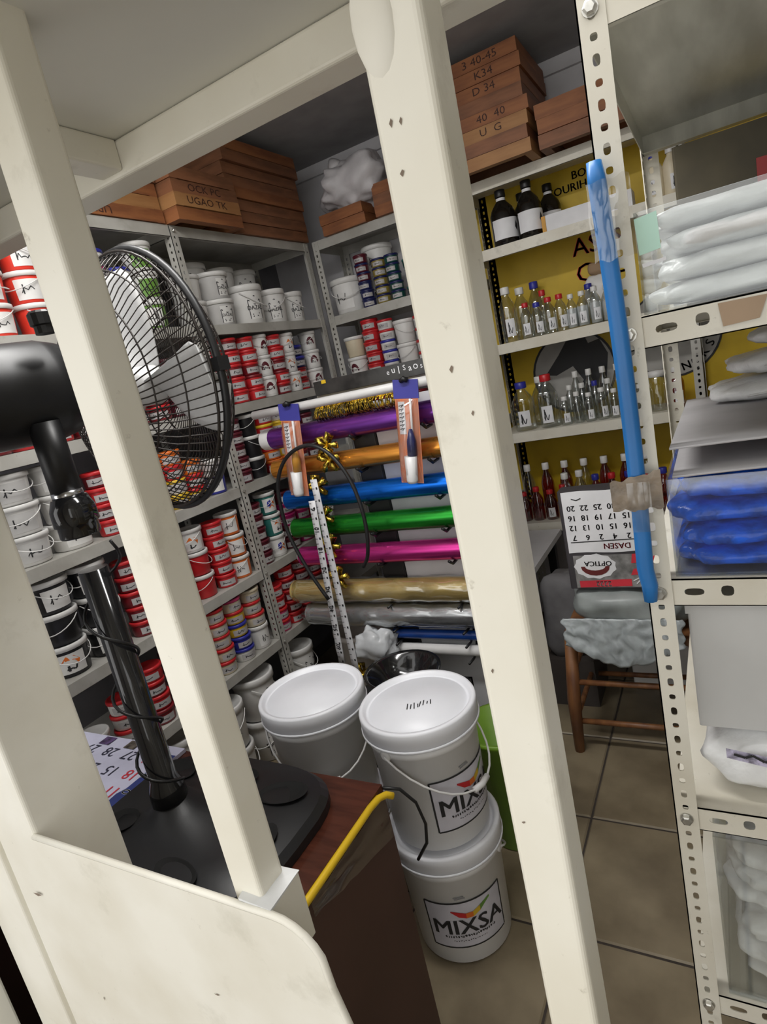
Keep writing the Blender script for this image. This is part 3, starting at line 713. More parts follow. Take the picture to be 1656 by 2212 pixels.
m_ = MB(); text_on(m_, '2', fc, .034, CX1-.017, CY0+.055, PI/2, bold=True); text_on(m_, '0', fc, .034, CX1-.017, CY0+.11, PI/2, bold=True); text_on(m_, '2', fc, .034, CX1-.017, CY0+.165, PI/2, bold=True)
world_to(ca, m_).build('year_figures', PAPER, ca)
for k in range(3):
    m_ = MB(); poly_on(m_, [(CX1-.09-k*.1, CY1-.035), (CX1-.05-k*.1, CY1-.035), (CX1-.05-k*.1, CY1-.005), (CX1-.09-k*.1, CY1-.005)], fc)
    world_to(ca, m_).build('photo', mat(['photo_a', 'photo_b', 'photo_c'][k], [(.10, .09, .07), (.12, .10, .08), (.10, .06, .16)][k], .4, var=.4, scale=60), ca)

# pedestal fan: stands on the desk, head faces into the room
FX, FY = -1.012, .652
fan = thing('pedestal_fan', 'black pedestal fan with white blades and wire guard standing on the desk', 'fan', (FX, FY, DZ+.0005))
def F(mb, name, M=BLACKP, parent=None): return world_to(fan, mb).build(name, M, parent or fan)
hx, hy, zb_ = .245, .192, DZ+.001; BX_ = FX+.055
def sup(t, k, e=.55): return (math.copysign(abs(math.cos(t))**e, math.cos(t))*hx*k, math.copysign(abs(math.sin(t))**e, math.sin(t))*hy*k)
lv = [(1, 0), (1, .018), (.95, .030), (.55, .036), (.28, .046), (.16, .075), (.14, .078), (0, .078)]
mb = MB(); n = 40
for k, z_ in lv:
    mb.v += [((BX_ if k > .5 else FX)+sup(2*PI*i/n, k, .55 if k > .3 else 1)[0]*(1 if k > .3 else hy/hx), FY+.005+sup(2*PI*i/n, k, .55 if k > .3 else 1)[1], zb_+z_) for i in range(n)]
for l in range(len(lv)-1):
    for i in range(n): mb.f.append((l*n+i, l*n+(i+1) % n, (l+1)*n+(i+1) % n, (l+1)*n+i)); mb.sm.append(l > 1)
base = F(mb, 'base', BLACKP)
HOLE = mat('base_recess_black', (.003, .003, .003), .8)
for (dx, dy, a, b_, rt2) in ((.20, .10, .048, .03, .3), (.235, -.03, .03, .05, 0), (.13, -.12, .05, .024, -.2), (-.10, .11, .045, .026, -.3), (-.10, -.05, .035, .03, 0), (.07, .125, .04, .022, 0)):
    m_ = MB().lathe([(0, .0325), (.8, .0325), (1, .0385), (1.1, .039)], 20, cap=False).xf(Matrix.Translation((FX+dx, FY+dy, zb_+.001)) @ Matrix.Rotation(rt2, 4, 'Z') @ Matrix.Diagonal((a, b_, 1, 1)))
    world_to(fan, m_).build('base_recess', HOLE, base)
F(MB().lathe([(.036, .07), (.034, .10), (.026, .12), (.0255, .56)], 24, FX, FY, zb_), 'pole', BLACKG)
F(MB().lathe([(.033, 0), (.035, .003), (.035, .022), (.039, .024), (.038, .052), (.030, .072)], 24, FX, FY, 1.265), 'collar', BLACKG)
F(MB().lathe([(.0265, 0), (.0265, .012)], 24, FX, FY, 1.336), 'collar_ring', CHROME)
F(MB().lathe([(.026, 1.345), (.026, 1.47)], 24, FX, FY, 0), 'neck', BLACKP)
hd_ = rad(12); nx, ny = math.sin(hd_), math.cos(hd_)
FC = Vector((-1.02, .90, 1.505))
AX = Matrix.Translation(FC) @ Matrix((( ny, 0, nx, 0), (-nx, 0, ny, 0), (0, 1, 0, 0), (0, 0, 0, 1)))   # local z = axis, x = to the right, y = up
def FA(mb, name, M=BLACKW, parent=None): return F(mb.xf(AX), name, M, parent)
FA(MB().lathe([(0, -.47), (.05, -.468), (.078, -.44), (.088, -.36), (.090, -.20), (.082, -.165), (.04, -.16), (.03, -.08)], 28, 0, .02, 0, cap=False), 'motor_housing', BLACKP)
F(MB().lathe([(.016, 0), (.016, .012), (.020, .014), (.021, .032), (.017, .036)], 14, FX+.055, FY+.02, 1.607, smooth=False), 'knob', BLACKP)
WR = mat('guard_wire', (.030, .024, .020), .35, metal=.3)
R_ = .258
ring = lambda r, z_, n=56: [(r*math.cos(2*PI*k/n), r*math.sin(2*PI*k/n), z_) for k in range(n)]
FA(MB().tube(ring(R_, 0), .0075, 8, closed=True), 'band', BLACKP)
FA(MB().tube(ring(R_-.004, -.016), .0028, 6, closed=True), 'band_wire', WR)
WR = mat('guard_wire', (.030, .024, .020), .35, metal=.3)
def cage(depth, r0, tw, nw, rw):
    mb = MB()
    for k in range(nw):
        a0 = 2*PI*k/nw; pts = []
        for t in (0, .15, .35, .55, .75, .9, 1):
            r = r0+(R_-r0)*t; z_ = depth*(1-max(0, (t-.35)/.65)**2.2); a = a0+tw*t
            pts.append((r*math.cos(a), r*math.sin(a), z_))
        mb.tube(pts, rw, 4)
    return mb
FA(cage(-.105, .05, .35, 84, .0013), 'rear_guard', WR)['kind'] = 'stuff'
FA(cage(.085, .045, -.35, 84, .0013), 'front_guard', WR)['kind'] = 'stuff'
for nm, dp, rs_ in (('rear_ring', -.105, (.05, .13)), ('front_ring', .085, (.045, .13))):
    for r in rs_: FA(MB().tube(ring(r, dp, 40), .002, 5, closed=True), nm, WR)
for t_ in (.62, .82):
    for sg_, dp in ((-1, -.105), (1, .085)):
        r = .05+(R_-.05)*t_; FA(MB().tube(ring(r, dp*(1-((t_-.35)/.65)**2.2)-sg_*.001*-1, 48), .0017, 5, closed=True), 'guard_ring', WR)
FA(MB().lathe([(0, .084), (.046, .084), (.046, .090), (0, .092)], 24, cap=False), 'front_badge', BLACKP)
FA(MB().lathe([(.034, -.055), (.040, -.05), (.040, .02), (.03, .035), (0, .037)], 24, cap=False), 'blade_hub', WHITEP)
for q in range(3):
    a0 = rad(-22+120*q)
    def bl(u, v):
        rr_ = .035+.215*u; wd = 1.15*(1-.35*u) if u < .8 else .80*math.sqrt(max(0, 1-((u-.8)/.2)**2))+.03
        a = a0+(v-.5)*wd+.25*u; return (rr_*math.cos(a), rr_*math.sin(a), (v-.5)*-.055*(1-.3*u)+.006*math.sin(PI*v))
    FA(MB().sheet(bl, 14, 8, (0, 0, .003)), 'blade', WHITEP)
FA(MB().box(R_-.008, -.012, -.012, R_+.014, .012, .012), 'clip', BLACKP)
# flex round the pole
cp = []
for k in range(60):
    t = k/59; a = 2*PI*3.2*t+.4; rr_ = .030+.010*math.sin(t*9)**2+(.02 if t < .1 else 0); cp.append((FX+rr_*math.cos(a), FY+rr_*math.sin(a), 1.245-.52*t**.8))
F(MB().tube(cp, .0032, 6), 'power_cord', BLACKP)

# ------------------------------------------------------------------ film display in front of the back rack
RY = 1.93
stand = thing('display_stand', 'white panel stand with black upright holding rolls of metallic film', 'stand', (-1.0, 2.0, 0))
WPAN = mat('white_laminate', (.72, .72, .74), .35, var=.03)
world_to(stand, MB().box(-1.135, 1.985, .02, -.70, 2.005, 1.335)).build('panel', WPAN, stand)
world_to(stand, MB().rbar(-1.235, 1.97, -1.137, 2.01, 0, 1.355, .004)).build('upright', BLACKP, stand)
world_to(stand, MB().box(-1.35, 1.97, 1.372, -.70, 2.03, 1.395)).build('ledge', RACKG, stand)
world_to(stand, MB().box(-1.235, 1.95, .0, -.70, 2.04, .018)).build('foot', BLACKP, stand)
world_to(stand, MB().lathe([(.016, 0), (.016, .90)], 16).xf(Matrix.Translation((-1.585, 1.86, 1.374)) @ Matrix.Rotation(PI/2, 4, 'Y'))).build('rail', OFFW, stand)
world_to(stand, MB().box(-.76, 1.86, 1.366, -.745, 1.97, 1.384).box(-1.2, 1.86, 1.366, -1.185, 1.97, 1.384)).build('rail_arm', BLACKP, stand)
ZR = [('purple', 1.266, .041, (.24, .06, .42)), ('orange', 1.142, .037, (.85, .36, .06)), ('blue', 1.011, .040, (.01, .18, .80)), ('green', .888, .040, (.03, .36, .04)), ('pink', .764, .040, (.70, .05, .32))]
for nm, z_, r, c in ZR:
    for x in (-.895, -1.19):
        world_to(stand, MB().tube([(x, 1.984, z_+.01), (x, 1.975, z_-.02), (x, 1.955, z_-.047), (x, 1.91, z_-.049), (x, 1.88, z_-.030)], .006, 6)).build('hook', BLACKP, stand)
for z_, r in ((.608, .05), (.503, .05), (.418, .02), (.355, .024)):
    for x in (-.895, -1.19):
        world_to(stand, MB().tube([(x, 1.984, z_+.01), (x, 1.965, z_-r), (x, 1.93, z_-r-.010), (x, 1.88, z_-r-.006)], .005, 6)).build('hook', BLACKP, stand)
def roll(label, x0, x1, y, z_, r, M, core=True, wob=.0, name='film_roll', cat='film roll'):
    t = thing(name, label, cat, (x0, y, z_))
    def fn(u, v):
        a = 2*PI*v; rr_ = r*(1+wob*noise.noise((u*9, math.cos(a)*1.5, math.sin(a)*1.5+z_*9)))
        return ((x1-x0)*u, rr_*math.cos(a), rr_*math.sin(a))
    MB().sheet(fn, 40, 20).build('film', M, t)
    if 'purple' in label: MB().lathe([(r*.96, -.045), (r*.99, -.04), (r*.99, 0)], 20, cap=False).xf(Matrix.Rotation(PI/2, 4, 'Y')).build('tube_end', OFFW, t)
    e = MB().lathe([(r*.55, -.003), (r*.99, -.0005)], 20, cap=False).xf(Matrix.Rotation(PI/2, 4, 'Y')); e.build('end', M, t)
    MB().lathe([(r*.42, -.018), (r*.56, -.018), (r*.56, .02), (r*.42, .02)], 16, cap=False).xf(Matrix.Rotation(PI/2, 4, 'Y')).build('core', OFFW, t)
    return t
for nm, z_, r, c in ZR:
    M = mat('film_'+nm, c, .24, metal=.8, var=.12, scale=4, stretch=(1, 12, 12))
    roll(f'{nm} metallic vinyl film roll on the display stand', -1.575 if nm != 'orange' else -1.60, -.71, RY, z_, r, M, wob=.02)
GOLDF = mat('film_pale_gold', (.66, .50, .19), .3, metal=.4, var=.1, scale=8)
SILV = mat('film_silver', (.62, .63, .65), .25, metal=.8, var=.1, scale=8)
CRINK = clear('crinkled_wrap', (.97, .97, .96), .16, .12)
for lb, z_, M, xl in (('pale gold foil roll wrapped in clear plastic below the pink roll', .608, GOLDF, -1.66), ('silver foil roll wrapped in clear plastic below the gold foil', .503, SILV, -1.61)):
    t = roll(lb, xl, -.71, RY-.0, z_, .046, M, wob=.06, name='foil_roll')
    def fn(u, v, z_=z_):
        a = 2*PI*v; rr_ = (.051+.008*noise.noise((u*14, math.cos(a)*2, math.sin(a)*2+z_*5)))*(1 if u > .06 else .45+9*u)
        return ((-.71-xl+.03)*u-.04, rr_*math.cos(a), rr_*math.sin(a))
    MB().sheet(fn, 50, 20).build('plastic_wrap', CRINK, t)
    if z_ < .55:
        MB().pillow(.17, .09, .13, (.33, -.055, -.11), 5, .25, 22, 30, 20, .8, .8).build('wrap_tail', mat('milky_plastic', (.62, .64, .66), .25, var=.05), t)
roll('thin dark blue film roll under the silver foil roll', -1.22, -.71, RY, .418, .019, mat('film_deep_blue', (.01, .05, .25), .3), wob=.0)
roll('thin white film roll at the bottom of the stand', -1.22, -.71, RY, .355, .022, OFFW, wob=.0)
# gold tinsel curtain, rolled, on top
GOLD = mat('gold_tinsel', (.85, .52, .08), .22, metal=.95, scale=60, var=.4, bump=.8)
ti = thing('tinsel_curtain', 'gold tinsel fringe curtain hanging under the white rail', 'tinsel', (-1.15, 1.925, 1.36))
k = 0
mb = MB()
for k in range(110):
    x = -1.335+.40*k/110+random.uniform(-.003, .003); d = random.uniform(.0, .012)
    mb.tube([(x, 1.935, 1.362), (x+random.uniform(-.006, .006), 1.915-d, 1.34), (x+random.uniform(-.01, .01), 1.912-d, 1.318), (x+random.uniform(-.012, .012), 1.925, random.uniform(1.300, 1.312))], .0021, 4)
o = world_to(ti, mb).build('strands', GOLD, ti); o['kind'] = 'stuff'
world_to(ti, MB().box(-1.34, 1.925, 1.35, -.94, 1.945, 1.366)).build('header', GOLD, ti)
for i, (x, z_) in enumerate(((-1.285, 1.215), (-1.29, 1.16), (-1.37, 1.065), (-1.376, .945), (-1.378, .825), (-1.375, .69), (-1.37, .265))):
    t = thing('gold_bow', f'shiny gold foil bow, {ORD[i]} from the top of the hanging row', 'bow', (x, 1.87, z_), 0, 'gold bows')
    for q in range(5):
        a = 2*PI*q/5+.3*i; c, s_ = math.cos(a), math.sin(a)
        pts = [(0, 0, 0), (.016*c, -.012, .016*s_), (.032*c, -.006, .032*s_), (.026*c+.008*s_, .006, .026*s_-.008*c), (0, .006, 0)]
        MB().tube([tuple(1.35*q_ for q_ in p_) for p_ in pts], .006, 5, rs=[.004, .010, .012, .009, .004]).build('loop', GOLD, t)
# dark plastic tray on top of the stand with sticker
tr = thing('plastic_tray', 'long dark tinted plastic box with a yellow sticker on top of the film stand', 'tray', (-1.1, 1.99, 1.396))
TINT = mat('smoked_plastic', (.035, .034, .032), .22, var=.25, scale=14)
world_to(tr, MB().rbar(-1.345, 1.955, -.705, 2.03, 1.396, 1.448, .004)).build('box', TINT, tr)
world_to(tr, MB().box(-1.305, 1.9535, 1.436, -1.285, 1.9545, 1.449)).build('sticker', YTR, tr)
m_ = MB()
for q in range(9): text_on(m_, 'eulSaosRe'[q], lambda u, v: (u, 1.9538, v), .026+.006*(q % 3), -1.02+.022*q, 1.425+.004*(q % 2))
world_to(tr, m_).build('white_script', PAPER, tr)
# blister packs on the rail
def blister(label, x, penc, dx):
    t = thing('blister_pack', label, 'blister pack', (x, 1.838, 1.38), 0)
    t.rotation_euler = (0, rad(8), 0)
    BC = mat('blister_card_orange', (.72, .22, .09), .45, scale=18, col2=(.62, .30, .22)); BB_ = mat('blister_card_blue', (.05, .05, .30), .4)
    MB().box(-.042, 0, -.34, .042, .002, -.045).build('card', BC, t)
    MB().box(-.046, -.001, -.05, .046, .003, .012).build('header', BB_, t)
    MB().tube([(-.012, -.006, .008), (0, -.012, .016), (.010, -.004, .010)], .009, 8).build('hang_tab', BLACKP, t)
    MB().lathe([(.0, -.235), (.004, -.235), (.004, -.05), (0, -.05)], 10, .018, -.010, 0, cap=False).build('shaft', WHITEP, t)
    MB().lathe([(.0, -.24), (.017, -.24), (.016, -.19), (.006, -.15), (0, -.15)], 16, .014, -.014, 0, cap=False).build('grip', penc, t)
    MB().lathe([(0, -.335), (.017, -.335), (.020, -.325), (.022, -.242), (0, -.24)], 18, .008, -.016, 0, cap=False).build('cap', WHITEP, t)
    MB().box(-.032, -.0012, -.17, -.008, -.0002, -.06).build('print_panel', PAPER, t)
    m = MB(); f_ = lambda u, v: (u, -.002, v)
    for q in range(7): stroke_on(m, [(-.03, -.075-.013*q), (-.012, -.07-.013*q), (-.022, -.079-.013*q)], .0024, f_)
    m.build('print', INK, t)
    MB().sheet(lambda u, v: (-.040+.08*u, -.036*math.sin(PI*u)**.5*(1 if .02 < v < .98 else .2), -.338+.285*v), 12, 8).build('bubble', clear('blister_clear', (.97, .97, .97), .08, .06), t)
blister('orange and blue blister pack with yellow pen hanging left on the rail', -1.395, mat('pen_yellow', (.72, .33, .02), .4), 0)
blister('orange and blue blister pack with navy pen hanging right on the rail', -.905, mat('pen_navy', (.01, .015, .12), .3), 0)
# black cable loop
t = thing('cable', 'black cable loop hanging over the left blister pack', 'cable', (-1.36, 1.82, 1.22))
pts = [(-1.44, .60), (-1.50, .72), (-1.555, .88), (-1.56, 1.02), (-1.54, 1.11), (-1.49, 1.18), (-1.42, 1.22), (-1.34, 1.225), (-1.27, 1.18), (-1.215, 1.09), (-1.19, .98), (-1.19, .87), (-1.21, .78), (-1.24, .735)]
sm = []
for k in range(len(pts)-1):
    p0, p1, p2, p3 = [Vector(pts[max(0, min(len(pts)-1, k+q))]) for q in (-1, 0, 1, 2)]
    for j in range(4):
        u = j/4; sm.append(.5*((2*p1)+(p2-p0)*u+(2*p0-5*p1+4*p2-p3)*u*u+(3*p1-p0-3*p2+p3)*u**3))
sm.append(Vector(pts[-1]))
world_to(t, MB().tube([(p.x*.972, 1.80, 1.43-(1.43-p.y)*.972) for p in sm], .0075, 8)).build('cord', BLACKP, t)
# measuring tape, two strips
t = thing('measuring_tape', 'white measuring tape hanging in two strips with black figures', 'tape measure', (-1.36, 1.83, 1.1))
TAPE = mat('tape_white', (.70, .70, .72), .5, var=.05)
def strip(pts, wd):
    fn = lambda u, v: tuple(Vector(pts[0]).lerp(Vector(pts[1]), v)+Vector(((u-.5)*wd, 0, 0)))
    return MB().sheet(fn, 2, 12, (0, .0012, 0))
S1 = [(-1.36, 1.834, 1.10), (-1.375, 1.83, .285)]; S2 = [(-1.385, 1.826, 1.02), (-1.43, 1.822, .33)]
for nm, S_ in (('strip', S1), ('strip', S2)):
    o = world_to(t, strip(S_, .030)).build(nm, TAPE, t)
    m = MB(); a, b_ = Vector(S_[0]), Vector(S_[1])
    for q in range(34):
        p = a.lerp(b_, (q+.5)/34); f_ = lambda u, v, p=p: (p.x+u, p.y-.0012, p.z+v)
        poly_on(m, [(-.014, -.001), (-.004, -.001), (-.004, .001), (-.014, .001)], f_)
        if q % 2: poly_on(m, [(.003, -.004), (.010, -.004), (.010, .005), (.003, .005)], f_)
    if S_ is S2:
        for q, ch in enumerate('6 10 18 20 30 40 50 60'.split()):
            p = a.lerp(b_, .05+.12*q); text_on(m, ch, lambda u, v, p=p: (p.x+u, p.y-.0014, p.z+v), .026, 0, 0, PI/2, bold=True)
    world_to(t, m).build('figures', INK, t)
# bowl on a crate
t = thing('crate', 'black plastic crate on the floor in front of the film stand', 'crate', (-1.08, 1.72, 0))
mb = MB()
for z_ in (.0, .08, .16, .24):
    mb.box(-.2, -.13, z_, .2, -.118, z_+.05).box(-.2, .118, z_, .2, .13, z_+.05).box(-.2, -.118, z_, -.188, .118, z_+.05).box(.188, -.118, z_, .2, .118, z_+.05)
for sx in (-1, 1):
    for sy in (-1, 1): mb.box(sx*.2-.012*(sx > 0), sy*.13-.012*(sy > 0), 0, sx*.2+.012*(sx < 0), sy*.13+.012*(sy < 0), .29)
mb.box(-.19, -.12, .27, .19, .12, .29)
mb.build('slats', BLACKP, t)
t = thing('bowl', 'wide black glossy bowl behind the white buckets', 'bowl', (-1.075, 1.70, .2915))
MB().lathe([(0, .002), (.06, .002), (.065, 0), (.115, .055), (.135, .10), (.142, .102), (.140, .108), (.128, .102), (.108, .06), (.06, .012), (0, .010)], 40, cap=False).build('shell', BLACKG, t)
# white table in front of the back rack
t = thing('table', 'white-topped table standing against the back rack beside the film stand', 'table', (-1.1, 2.4, 0))
world_to(t, MB().box(-1.33, 2.06, .545, -.695, 2.70, .57)).build('tabletop', WPAN, t)
for x in (-1.29, -.74):
    for y in (2.09, 2.66): world_to(t, MB().box(x-.018, y-.018, 0, x+.018, y+.018, .545)).build('leg', BLACKP, t)
t = thing('fabric_bag', 'slumped dark grey fabric bag under the white table edge', 'bag', (-.60, 2.27, 0))
MB().pillow(.17, .22, .34, (0, 0, .365), 3, .1, 7).build('bag', mat('fabric_grey', (.15, .145, .15), .85, var=.15), t)
MB().box(-.09, -.11, 0, .09, .11, .20).build('stand_box', mat('cardboard_dark', (.05, .04, .035), .8), t)

# ------------------------------------------------------------------ stool with bag and calendar-covered box
WOODS = mat('stool_wood', (.22, .095, .035), .45, scale=8, col2=(.13, .05, .02), stretch=(4, 4, 1))
st_ = thing('stool', 'brown wooden stool with round rungs holding a grey bundle', 'stool', (-.3, 2.08, 0))
SX0, SX1, SY0, SY1 = -.535, -.115, 1.885, 2.23
for x, sx in ((SX0+.01, -1), (SX1-.01, 1)):
    for y, sy in ((SY0+.01, -1), (SY1-.01, 1)):
        world_to(st_, MB().tube([(x+sx*.012, y+sy*.01, 0), (x+sx*.006, y+sy*.006, .2), (x-sx*.012, y-sy*.005, .43)], .02, 10, rs=[.017, .023, .021])).build('leg', WOODS, st_)
world_to(st_, MB().rbar(SX0, SY0, SX1, SY1, .425, .45, .03)).build('seat', WOODS, st_)
for z_ in (.115, .268):
    for y in (SY0+.01, SY1-.01): world_to(st_, MB().tube([(SX0+.01, y, z_), (SX1-.01, y, z_+.003)], .010, 8)).build('rung', WOODS, st_)
    for x in (SX0+.01, SX1-.01): world_to(st_, MB().tube([(x, SY0+.01, z_+.03), (x, SY1-.01, z_+.03)], .010, 8)).build('rung', WOODS, st_)
GREYB = mat('grey_plastic_bag', (.27, .295, .29), .38, var=.1, scale=12, bump=.25)
t = thing('plastic_bag', 'crumpled grey plastic bag bundle on the wooden stool', 'bag', (-.32, 2.04, .4505))
MB().pillow(.36, .33, .148, (0, 0, .080), 2, .09, 8, 48, 28, .55, .5).build('bundle', GREYB, t)
def drape(u, v):
    x = -.20+.36*u; return (x+.02*noise.noise((u*6, v*4, 2)), -.172-.022*math.sin(PI*v*.5)+.008*noise.noise((u*11, v*4, 7))+.003*noise.noise((u*30, v*8, 7)), .07-.15*v*(.45+.6*math.sin(PI*(.15+.7*u))**2)+.012*v*noise.noise((u*14, 3, 1)))
MB().sheet(drape, 60, 24, (0, .003, 0)).build('loose_plastic', mat('grey_plastic_loose', (.34, .37, .38), .22, var=.08, scale=24, bump=.2), t)
t = thing('box', 'box wrapped in an upside-down calendar page standing on the grey bundle', 'box', (-.33, 1.94, .612))
BXW, BXD, BXH = .285, .07, .332
MB().rbar(-BXW/2-.015, -BXD/2, BXW/2-.015, BXD/2, 0, BXH, .006).build('body', mat('box_dark', (.045, .04, .045), .6), t)
fb = lambda u, v, d=.001: (u-.015, -BXD/2-d, v)
m = MB(); m.sheet(lambda u, v: fb(-BXW/2+.012+(BXW-.013)*u, .125+(BXH-.127)*v+.002*math.sin(u*9)), 10, 4); m.build('calendar_page', PAPER, t)
m = MB()
for r_i, row in enumerate((['7', '6', '2', '4', '2', '5'], ['12', '13', '10', '15', '16', '9'], ['16', '18', '19', '17', '15', '22'], ['20', '22', '25', '30', '21', '12'])):
    for k, tx in enumerate(row): text_on(m, tx, lambda u, v: fb(u, v, .0022), .026, -.105+.041*k, .178+.033*r_i, PI, bold=True)
stroke_on(m, [(-.12, .162), (.13, .166)], .003, lambda u, v: fb(u, v, .0022)); stroke_on(m, [(-.10, .308), (-.085, .302), (-.07, .308)], .003, lambda u, v: fb(u, v, .0022))
m.build('dates', INK, t)
m = MB(); text_on(m, 'DASEN', lambda u, v: fb(u, v, .0022), .026, .02, .146, PI, bold=True); m.build('red_name', INKR, t)
m = MB(); m.sheet(lambda u, v: fb(-BXW/2+.022+(BXW-.023)*u, .004+.112*v), 8, 3); m.build('printed_carton', mat('carton_grey_print', (.24, .235, .23), .5, var=.25, scale=25), t)
m = MB(); n = 22; poly_on(m, [(-.055+.062*(1+.08*(k % 2))*math.cos(2*PI*k/n), .078+.040*(1+.10*(k % 2))*math.sin(2*PI*k/n)) for k in range(n)], lambda u, v: fb(u, v, .0022)); m.build('white_burst', PAPER, t)
m = MB(); text_on(m, 'OPTICA', lambda u, v: fb(u, v, .0032), .024, -.045, .088, PI, bold=True); m.build('burst_lettering', INK, t)
m = MB(); o_ = [(-.055+.045*math.cos(PI+PI*k/8), .078+.032*math.sin(PI+PI*k/8)) for k in range(9)]; i_ = [(-.055+.032*math.cos(PI+PI*k/8), .078+.014*math.sin(PI+PI*k/8)) for k in range(9)]
m.add([fb(*p, .0032) for p in o_]+[fb(*p, .0032) for p in i_], [(k, k+1, 10+k, 9+k) for k in range(8)]); m.build('burst_arc', mat('arc_brown', (.14, .02, .02), .5), t)
m = MB(); poly_on(m, [(-.11, .005), (.05, .008), (.05, .032), (-.11, .028)], lambda u, v: fb(u, v, .0022)); poly_on(m, [(.055, .085), (.125, .09), (.125, .118), (.06, .116)], lambda u, v: fb(u, v, .0022)); poly_on(m, [(.05, .045), (.125, .05), (.125, .07), (.06, .066)], lambda u, v: fb(u, v, .0022)); m.build('red_print', INKR, t)
m = MB(); text_on(m, '2222', lambda u, v: fb(u, v, .0032), .024, -.035, .018, PI, bold=True)
for k in range(7): a = rad(-150+20*k); stroke_on(m, [(.09+.02*math.cos(a), .045+.02*math.sin(a)), (.09+.04*math.cos(a), .045+.038*math.sin(a))], .003, lambda u, v: fb(u, v, .0032))
m.build('white_print', PAPER, t)
t = thing('storage_box', 'white storage box on the floor behind the wooden stool', 'box', (-.2, 2.45, 0))
MB().rbar(-.20, -.14, .22, .14, .002, .36, .01).build('body', OFFW, t); MB().rbar(-.21, -.15, .23, .15, .361, .39, .01).build('lid', WHITEP, t)

# ------------------------------------------------------------------ bottles on the back rack
CLEARB = clear('clear_bottle', (.86, .88, .87), .13, .07)
REDB = clear('red_bottle', (.55, .10, .05), .10, .07)
AMB = mat('black_bottle_glass', (.012, .010, .008), .12, var=.1, coat=.3)
MILK = mat('milky_liquid', (.62, .63, .64), .5)
def bottle(label, x, y, z_, r, h, cap, M, group, lab=True, liquid=None, black=False, face=None):
    t = thing('bottle', label, 'bottle', (x, y, z_+.0008), (rad(-75)+random.uniform(-.4, .4)) if face is None else face, group)
    sh = h*(.62 if not black else .56); nk = r*(.42 if not black else .32); lip = h*.88
    K = ('bot', r, h, black)
    part('body', K, lambda: MB().lathe([(0, 0), (r*.92, 0), (r, .004), (r, sh), (r*.8, sh+(lip-sh)*.35), (nk, sh+(lip-sh)*.8), (nk, lip)], 18, cap=False), M, t)
    part('cap', K+('c',), lambda: MB().lathe([(nk*1.25, lip-.002), (nk*1.3, lip), (nk*1.28, h-.002), (nk*1.15, h), (0, h)], 16, cap=False), cap, t)
    if liquid: part('liquid', K+('q',), lambda: MB().lathe([(0, .003), (r*.94, .004), (r*.94, sh*.93), (0, sh*.93)], 16, cap=False), liquid, t)
    if lab:
        a = .55 if not black else 1.3
        lo = part('label', K+('l', a), lambda: band(r, r, h, h*.10, h*(.42 if not black else .46), -a, a, .0012), PAPER, t)
        if not black: part('print', K+('p',), lambda: scribble(2, -.3, .3, h*.15, h*.36, cylmap(r, r, h, .0022), r*.07), INK, lo)
        else:
            part('neck_label', K+('n',), lambda: band(nk, nk, h, lip-h*.20, lip-.006, -2, 2, .0022), PAPER, t)
            part('print', K+('p',), lambda: poly_on(MB(), [(.55, h*.28), (.75, h*.2), (.85, h*.32), (.7, h*.4)], cylmap(r, r, h, .0022)), INK, lo)
    return t
CW_, CR_, CB_, CK_ = tc('white'), tc('red'), tc('blue'), BLACKP
# black chemical bottles, first shelf
z_ = 1.836
g_ = 'black chemical bottles on the back rack'
for i, (x, y, r, h) in enumerate(((-.755, 2.775, .054, .222), (-.645, 2.78, .052, .226), (-.70, 2.90, .05, .21), (-.59, 2.92, .05, .215))):
    bottle('dark glass bottle with white label, '+['front left by the cream post', 'front, beside the white carton', 'behind the front left bottle', 'behind the white carton'][i], x, y, z_, r, h, CK_, AMB, g_, black=True)
t = thing('carton', 'long white carton lying beside the dark bottles on the back rack', 'box', (-.41, 2.785, 1.8365))
MB().rbar(-.165, -.055, .165, .055, 0, .062, .003).build('body', PAPER, t); MB().box(-.181, -.054, .0005, -.1655, .054, .0615).build('orange_end', mat('carton_orange', (.62, .30, .02), .5), t)
for i, (x, c) in enumerate(((-.165, CB_), (-.105, CW_))):
    bottle('white plastic bottle with '+['blue', 'white'][i]+' cap on the top right of the back rack', x, 2.78, 1.836, .032, .17, c, tc('cream'), 'white bottles at the right end')
def row(shelf, items):
    cnt = {}
    for i, (x, y, r, h, cap, M, liq, lab) in enumerate(sorted(items, key=lambda q: q[0])):
        nm = {CW_.name: 'white', CR_.name: 'red', CB_.name: 'blue', CK_.name: 'black'}[cap.name]
        d = 'front' if y < 2.80 else 'middle' if y < 2.88 else 'back'
        cnt[d] = cnt.get(d, -1)+1
        bottle(f'{"red" if M is REDB else "clear"} bottle, {nm} cap, {ORD[cnt[d]]} from left, {d} row, {shelf}', x, y, ROWZ, r, h, cap, M, 'bottles on the '+shelf, lab=lab, liquid=liq)
ROWZ = 1.437
